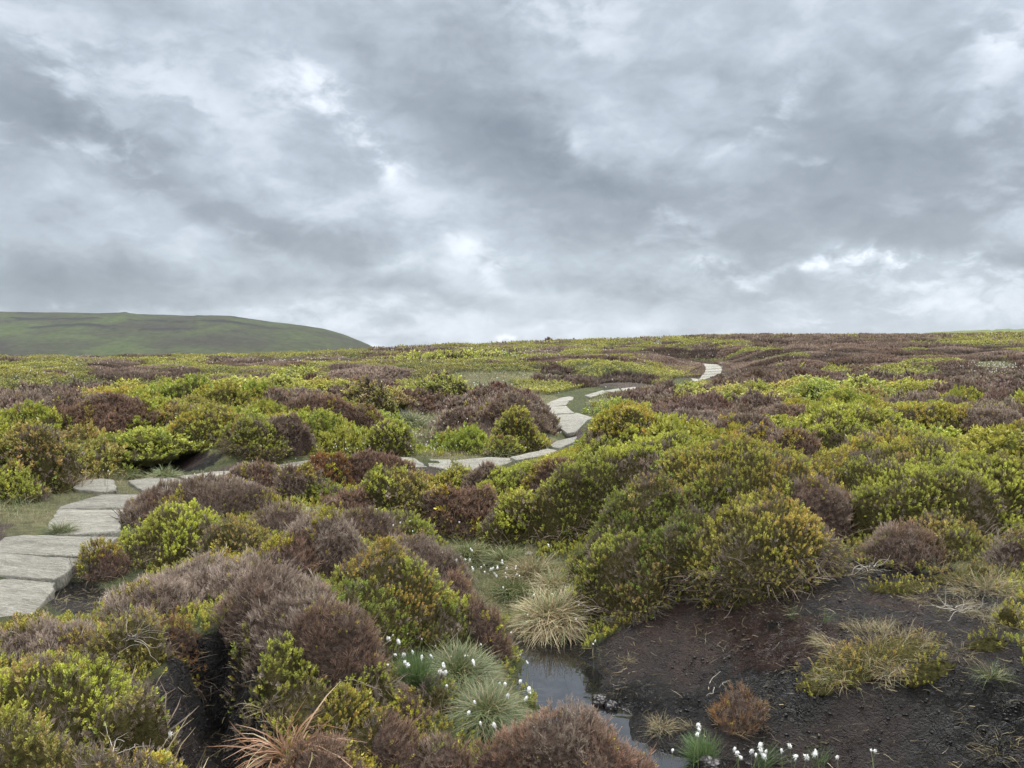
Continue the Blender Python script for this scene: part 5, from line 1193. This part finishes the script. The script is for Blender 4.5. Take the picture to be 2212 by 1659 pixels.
# ------------------------------------------------------------------ distant hill
def hill():
    na, nt_ = 520, 300
    px = np.linspace(-900, 845, na); cre = np.interp(px, [-900, 0, 260, 275, 300, 420, 428, 500, 520, 594, 648, 702, 740, 756, 796, 830, 845], [668, 675, 679, 678, 681, 684, 682.5, 684, 687, 698, 703, 712, 722, 728, 744, 762, 772])
    T = np.linspace(0, 1.5, nt_); PX, TT = np.meshgrid(px, T, indexing='ij'); R0, R1 = 1150., 2000.
    zc = EYE + (HY - cre) / FD * R1; D = R0 + (R1 - R0) * TT; X = (PX - CX) / FD * D
    prof = np.where(TT < 1, np.sin(np.clip(TT, 0, 1) * np.pi / 2) ** 1.25, 1 - (TT - 1) * .08)
    Z = -61 + (zc[:, None] + 61) * prof
    crag_n = fbm(X * .012, D * .05, 4, 4)
    Z = Z + np.where(TT < 1, 1, .3) * (7 * fbm(X * .006, D * .0015, 2, 4) + 3 * fbm(X * .02, D * .02, 8, 3)) * np.sin(np.clip(TT, 0, 1) * np.pi) ** .7
    lines = np.exp(-((TT - (.66 + .05 * fbm(X * .004, 0 * X, 14, 3))) / .011) ** 2) + np.exp(-((TT - (.53 + .07 * fbm(X * .005 + 7, 0 * X, 16, 3))) / .010) ** 2) * .9 + np.exp(-((TT - .80 - .02 * fbm(X * .006, 0 * X, 19, 3)) / .012) ** 2) * .6
    crag = np.clip(1.6 * lines * sstep(-.12, .12, fbm(X * .012, D * .012, 18, 4)) * 1.5, 0, 1) * sstep(700, 500, PX) + 0
    Z = Z + 2.5 * crag
    V = np.c_[X.ravel(), D.ravel(), Z.ravel()]; idx = np.arange(na * nt_).reshape(na, nt_)
    F = np.stack([idx[:-1, :-1], idx[1:, :-1], idx[1:, 1:], idx[:-1, 1:]], -1).reshape(-1, 4)
    o = mesh_obj('hill', V, F, hill_mat(), smooth=True, attrs={'crag': crag.ravel()}); tag(o, kind='structure')
hill()

# ------------------------------------------------------------------ haze
def haze():
    x0, x1, y0, y1, z0, z1 = -2700, 2700, -2650, 2750, -63, 118
    V = [(x, y, z) for x in (x0, x1) for y in (y0, y1) for z in (z0, z1)]; F = [(0, 1, 3, 2), (4, 6, 7, 5), (0, 4, 5, 1), (2, 3, 7, 6), (0, 2, 6, 4), (1, 5, 7, 3)]
    m, nt, out = new_mat('haze_air'); v = N(nt, 'VolumePrincipled'); v.inputs['Color'].default_value = (.80, .88, 1., 1); v.inputs['Density'].default_value = HAZE
    nt.links.new(v.outputs[0], out.inputs['Volume']); o = mesh_obj('haze', V, F, m); tag(o, kind='stuff')
HAZE = .00006
if HAZE: haze()

# ------------------------------------------------------------------ sky: overcast cloud deck
def build_world():
    w = bpy.data.worlds.new('World'); SC.world = w; w.use_nodes = True; nt = w.node_tree; nt.nodes.clear(); L = nt.links
    out = N(nt, 'OutputWorld'); bg = N(nt, 'Background'); L.new(bg.outputs[0], out.inputs[0])
    def M(op, a, b=None, c=None):
        n = N(nt, 'Math', operation=op)
        for i, v in enumerate((a, b, c)):
            if v is None: continue
            if isinstance(v, (int, float)): n.inputs[i].default_value = v
            else: L.new(v, n.inputs[i])
        return n.outputs[0]
    tc = N(nt, 'TexCoord'); nrm = N(nt, 'VectorMath', operation='NORMALIZE'); L.new(tc.outputs['Generated'], nrm.inputs[0])
    sp = N(nt, 'SeparateXYZ'); L.new(nrm.outputs[0], sp.inputs[0]); X, Y, Z = sp.outputs
    zc = M('MAXIMUM', Z, 0.0)
    den = M('ADD', zc, .30)
    cx = N(nt, 'CombineXYZ'); L.new(M('DIVIDE', X, den), cx.inputs[0]); L.new(M('DIVIDE', Y, den), cx.inputs[1])
    def noise(scale, detail, rough, dist=0., off=(0, 0, 0), vec=None, sc3=(1, 1, 1)):
        mp = N(nt, 'Mapping'); mp.inputs['Location'].default_value = off; mp.inputs['Scale'].default_value = sc3; L.new(vec or cx.outputs[0], mp.inputs[0])
        n = N(nt, 'TexNoise', _Scale=scale, _Detail=detail, _Roughness=rough, _Distortion=dist); L.new(mp.outputs[0], n.inputs['Vector']); return n
    n1 = noise(1.1, 4., .5, 0, (3.1, 1.7, 0)); n3 = noise(5., 4., .62, 0, (1., 9., 4.))
    # direction based billows: coordinates stirred by a coarse noise, then rounded cells with detail
    def stir(sc, amt, off):
        q = noise(sc, 4., .55, 0, off, vec=nrm.outputs[0], sc3=(1, 1, 1.5))
        v = N(nt, 'VectorMath', operation='MULTIPLY_ADD'); L.new(q.outputs['Color'], v.inputs[0]); v.inputs[1].default_value = (amt,) * 3; L.new(nrm.outputs[0], v.inputs[2]); return v.outputs[0]
    def billow(sc, det, vec, off, zs=1.9):
        mp = N(nt, 'Mapping'); mp.inputs['Location'].default_value = off; mp.inputs['Scale'].default_value = (1, 1, zs); L.new(vec, mp.inputs[0])
        v = N(nt, 'TexVoronoi', feature='F1', _Scale=sc, _Detail=det, _Roughness=.5); v.normalize = True; L.new(mp.outputs[0], v.inputs['Vector']); return v.outputs['Distance']
    sv = stir(5., .16, (1, 2, 3)); sv2 = stir(14., .05, (7, 2, 3))
    b1 = billow(4.2, 3., sv, (1.3, 2.1, .4)); b2 = billow(13., 2., sv2, (4.3, 1.1, 2.4), 2.2)
    dv = noise(4.5, 8., .56, 0, (2, 2, 2), vec=sv, sc3=(1, 1, 2.0))
    dw = noise(16., 5., .6, 0, (4, 1, 2), vec=sv2, sc3=(1, 1, 2.0))
    wsp = N(nt, 'SeparateColor'); L.new(dv.outputs['Color'], wsp.inputs[0])
    az = M('ARCTAN2', X, Y); el = M('ARCSINE', Z)
    az = M('ADD', az, M('MULTIPLY', M('SUBTRACT', wsp.outputs[0], .5), .22)); el = M('ADD', el, M('MULTIPLY', M('SUBTRACT', wsp.outputs[1], .5), .14))
    acc = None; pos = None
    for px, py, rx, ry, rot, amp in LOBES:
        a0 = math.atan((px - CX) / FD); e0 = math.atan((HY - py) / FD * math.cos(a0)); a = rx / FD; b = ry / FD; c, s = math.cos(math.radians(rot)), math.sin(math.radians(rot))
        u = M('SUBTRACT', az, a0); v = M('SUBTRACT', e0, el)     # v grows downward, as in the sketch
        p = M('ADD', M('MULTIPLY', u, c / a), M('MULTIPLY', v, s / a)); q = M('ADD', M('MULTIPLY', u, -s / b), M('MULTIPLY', v, c / b))
        g = M('MULTIPLY', M('EXPONENT', M('MULTIPLY', M('ADD', M('MULTIPLY', p, p), M('MULTIPLY', q, q)), -1.)), amp)
        if amp < 0:
            g = M('MULTIPLY', g, 1.15); acc = g if acc is None else M('ADD', acc, g)
        else: pos = g if pos is None else M('ADD', pos, g)
    edge = M('ADD', M('MULTIPLY', dw.outputs['Fac'], .45), M('ADD', M('MULTIPLY', dv.outputs['Fac'], .45), M('MULTIPLY', b2, -.25)))
    gate = N(nt, 'MapRange', interpolation_type='SMOOTHSTEP'); gate.inputs['From Min'].default_value = .30; gate.inputs['From Max'].default_value = .42; gate.inputs['To Min'].default_value = .15; gate.inputs['To Max'].default_value = .85
    L.new(edge, gate.inputs['Value'])
    acc = M('ADD', acc, M('MULTIPLY', pos, gate.outputs[0]))
    t = M('ADD', acc, SKY_BASE)
    for f, c, k in ((n1.outputs['Fac'], .5, .25), (n3.outputs['Fac'], .5, .10), (dv.outputs['Fac'], .5, .62), (dw.outputs['Fac'], .5, .42), (b1, .35, -.50), (b2, .35, -.30)):
        t = M('ADD', t, M('MULTIPLY', M('SUBTRACT', f, c), k))
    r = ramp(nt, [(.0, (.122, .141, .162)), (.25, (.178, .200, .226)), (.5, (.270, .302, .338)), (.72, (.388, .420, .462)), (.86, (.47, .50, .54)), (1., (.53, .555, .58))])
    L.new(t, r.inputs[0])
    # unseen sky above the picture, brightened and warmed to light the ground more
    up = N(nt, 'MapRange', interpolation_type='SMOOTHSTEP'); up.inputs['From Min'].default_value = .46; up.inputs['From Max'].default_value = .85; up.inputs['To Min'].default_value = 1.; up.inputs['To Max'].default_value = ZENITH; L.new(Z, up.inputs[0])
    vs = N(nt, 'VectorMath', operation='SCALE'); L.new(r.outputs[0], vs.inputs[0]); L.new(up.outputs[0], vs.inputs['Scale'])
    wm = N(nt, 'Mix', data_type='RGBA'); wm.inputs[6].default_value = (1, 1, 1, 1); wm.inputs[7].default_value = (1.09, 1.0, .89, 1); wf = N(nt, 'MapRange'); wf.inputs['From Min'].default_value = .46; wf.inputs['From Max'].default_value = .7; L.new(Z, wf.inputs[0]); L.new(wf.outputs[0], wm.inputs[0])
    wv = N(nt, 'VectorMath', operation='MULTIPLY'); L.new(vs.outputs[0], wv.inputs[0]); L.new(wm.outputs[2], wv.inputs[1]); vs = wv
    sky = N(nt, 'TexSky', sky_type='NISHITA'); sky.sun_disc = False; sky.sun_elevation = math.radians(SUN_EL); sky.sun_rotation = math.radians(SUN_AZ)
    ss = N(nt, 'VectorMath', operation='SCALE'); L.new(sky.outputs[0], ss.inputs[0]); ss.inputs['Scale'].default_value = .006
    ad = N(nt, 'VectorMath', operation='ADD'); L.new(vs.outputs[0], ad.inputs[0]); L.new(ss.outputs[0], ad.inputs[1])
    L.new(ad.outputs[0], bg.inputs['Color']); bg.inputs['Strength'].default_value = 1.
    w.cycles.sampling_method = 'MANUAL'; w.cycles.sample_map_resolution = 1024
SUN_EL, SUN_AZ = 58, 20
ZENITH = 7.0
SKY_BASE = .47
LOBES = [
 (1080, 290, 260, 130, 35, -.30), (1250, 420, 330, 100, 20, -.22), (1900, 320, 250, 130, 15, -.32), (1750, 480, 280, 70, 10, -.20), (520, 440, 330, 80, 22, -.22), (750, 540, 280, 60, 10, -.18), (180, 620, 380, 50, 3, -.30), (70, 190, 120, 80, 20, -.26), (60, 420, 160, 90, 0, -.10), (1300, 60, 300, 60, 0, -.05), (1500, 150, 250, 90, 0, -.10), (1300, 600, 200, 45, 0, -.20), (950, 650, 300, 26, 5, -.18), (2140, 545, 110, 26, 0, -.16), (400, 60, 350, 60, 0, -.04), (800, 90, 250, 50, 0, -.06),
 (175, 170, 40, 120, -35, .22), (60, 300, 130, 22, 5, .42), (690, 200, 90, 40, 30, .26), (760, 290, 140, 30, 45, .22), (400, 190, 220, 50, 10, .16), (860, 390, 90, 24, 30, .32), (1090, 580, 90, 22, 35, .22), (1030, 530, 40, 12, 20, .12), (1270, 320, 60, 30, 20, .26), (300, 360, 90, 30, 40, .20),
 (1830, 575, 230, 18, 2, .55), (2000, 615, 260, 45, 0, .25), (1560, 600, 60, 24, 50, .32), (1440, 490, 80, 16, 20, .30), (1640, 270, 130, 24, -40, .25), (2170, 90, 70, 50, 0, .32), (2150, 280, 60, 70, 0, .20), (1780, 340, 50, 14, 20, .2), (2100, 470, 160, 40, -15, .14),
 (1200, 30, 160, 40, 20, .20), (800, 700, 260, 20, 5, .16), (650, 675, 90, 14, 0, .14), (1250, 695, 420, 14, 0, .10), (1950, 680, 280, 24, 0, .20), (150, 660, 250, 8, 3, .2), (900, 595, 100, 14, 0, .16), (1165, 717, 22, 8, 0, .35), (810, 738, 25, 10, 0, .4), (600, 530, 120, 14, 25, .12)]
build_world()

sun = bpy.data.lights.new('Sun', 'SUN'); sun.energy = 1.5; sun.angle = math.radians(28); sun.color = (1., .965, .92)
so = bpy.data.objects.new('sun', sun); COL.objects.link(so)
az = math.radians(SUN_AZ); e = math.radians(SUN_EL); d = Vector((math.sin(az) * math.cos(e), math.cos(az) * math.cos(e), math.sin(e)))
so.rotation_euler = d.to_track_quat('Z', 'Y').to_euler()

cam = bpy.data.cameras.new('Camera'); co = bpy.data.objects.new('camera', cam); COL.objects.link(co); SC.camera = co
cam.sensor_width = 36; cam.lens = 36 * FD / 2212.; cam.clip_end = 8000; cam.clip_start = .05
co.location = (0, 0, EYE); co.rotation_euler = (math.radians(90) - math.atan((829.7 - HY) / FD), 0, 0)

SC.render.engine = 'CYCLES'; cy = SC.cycles
cy.max_bounces = 5; cy.diffuse_bounces = 3; cy.glossy_bounces = 2; cy.transmission_bounces = 2; cy.volume_bounces = 0; cy.transparent_max_bounces = 4
cy.use_denoising = True
try: cy.denoiser = 'OPENIMAGEDENOISE'; cy.denoising_input_passes = 'RGB_ALBEDO_NORMAL'
except Exception: pass
SC.view_settings.view_transform = 'Standard'; SC.view_settings.look = 'None'; SC.view_settings.exposure = 0.92; SC.view_settings.gamma = 1
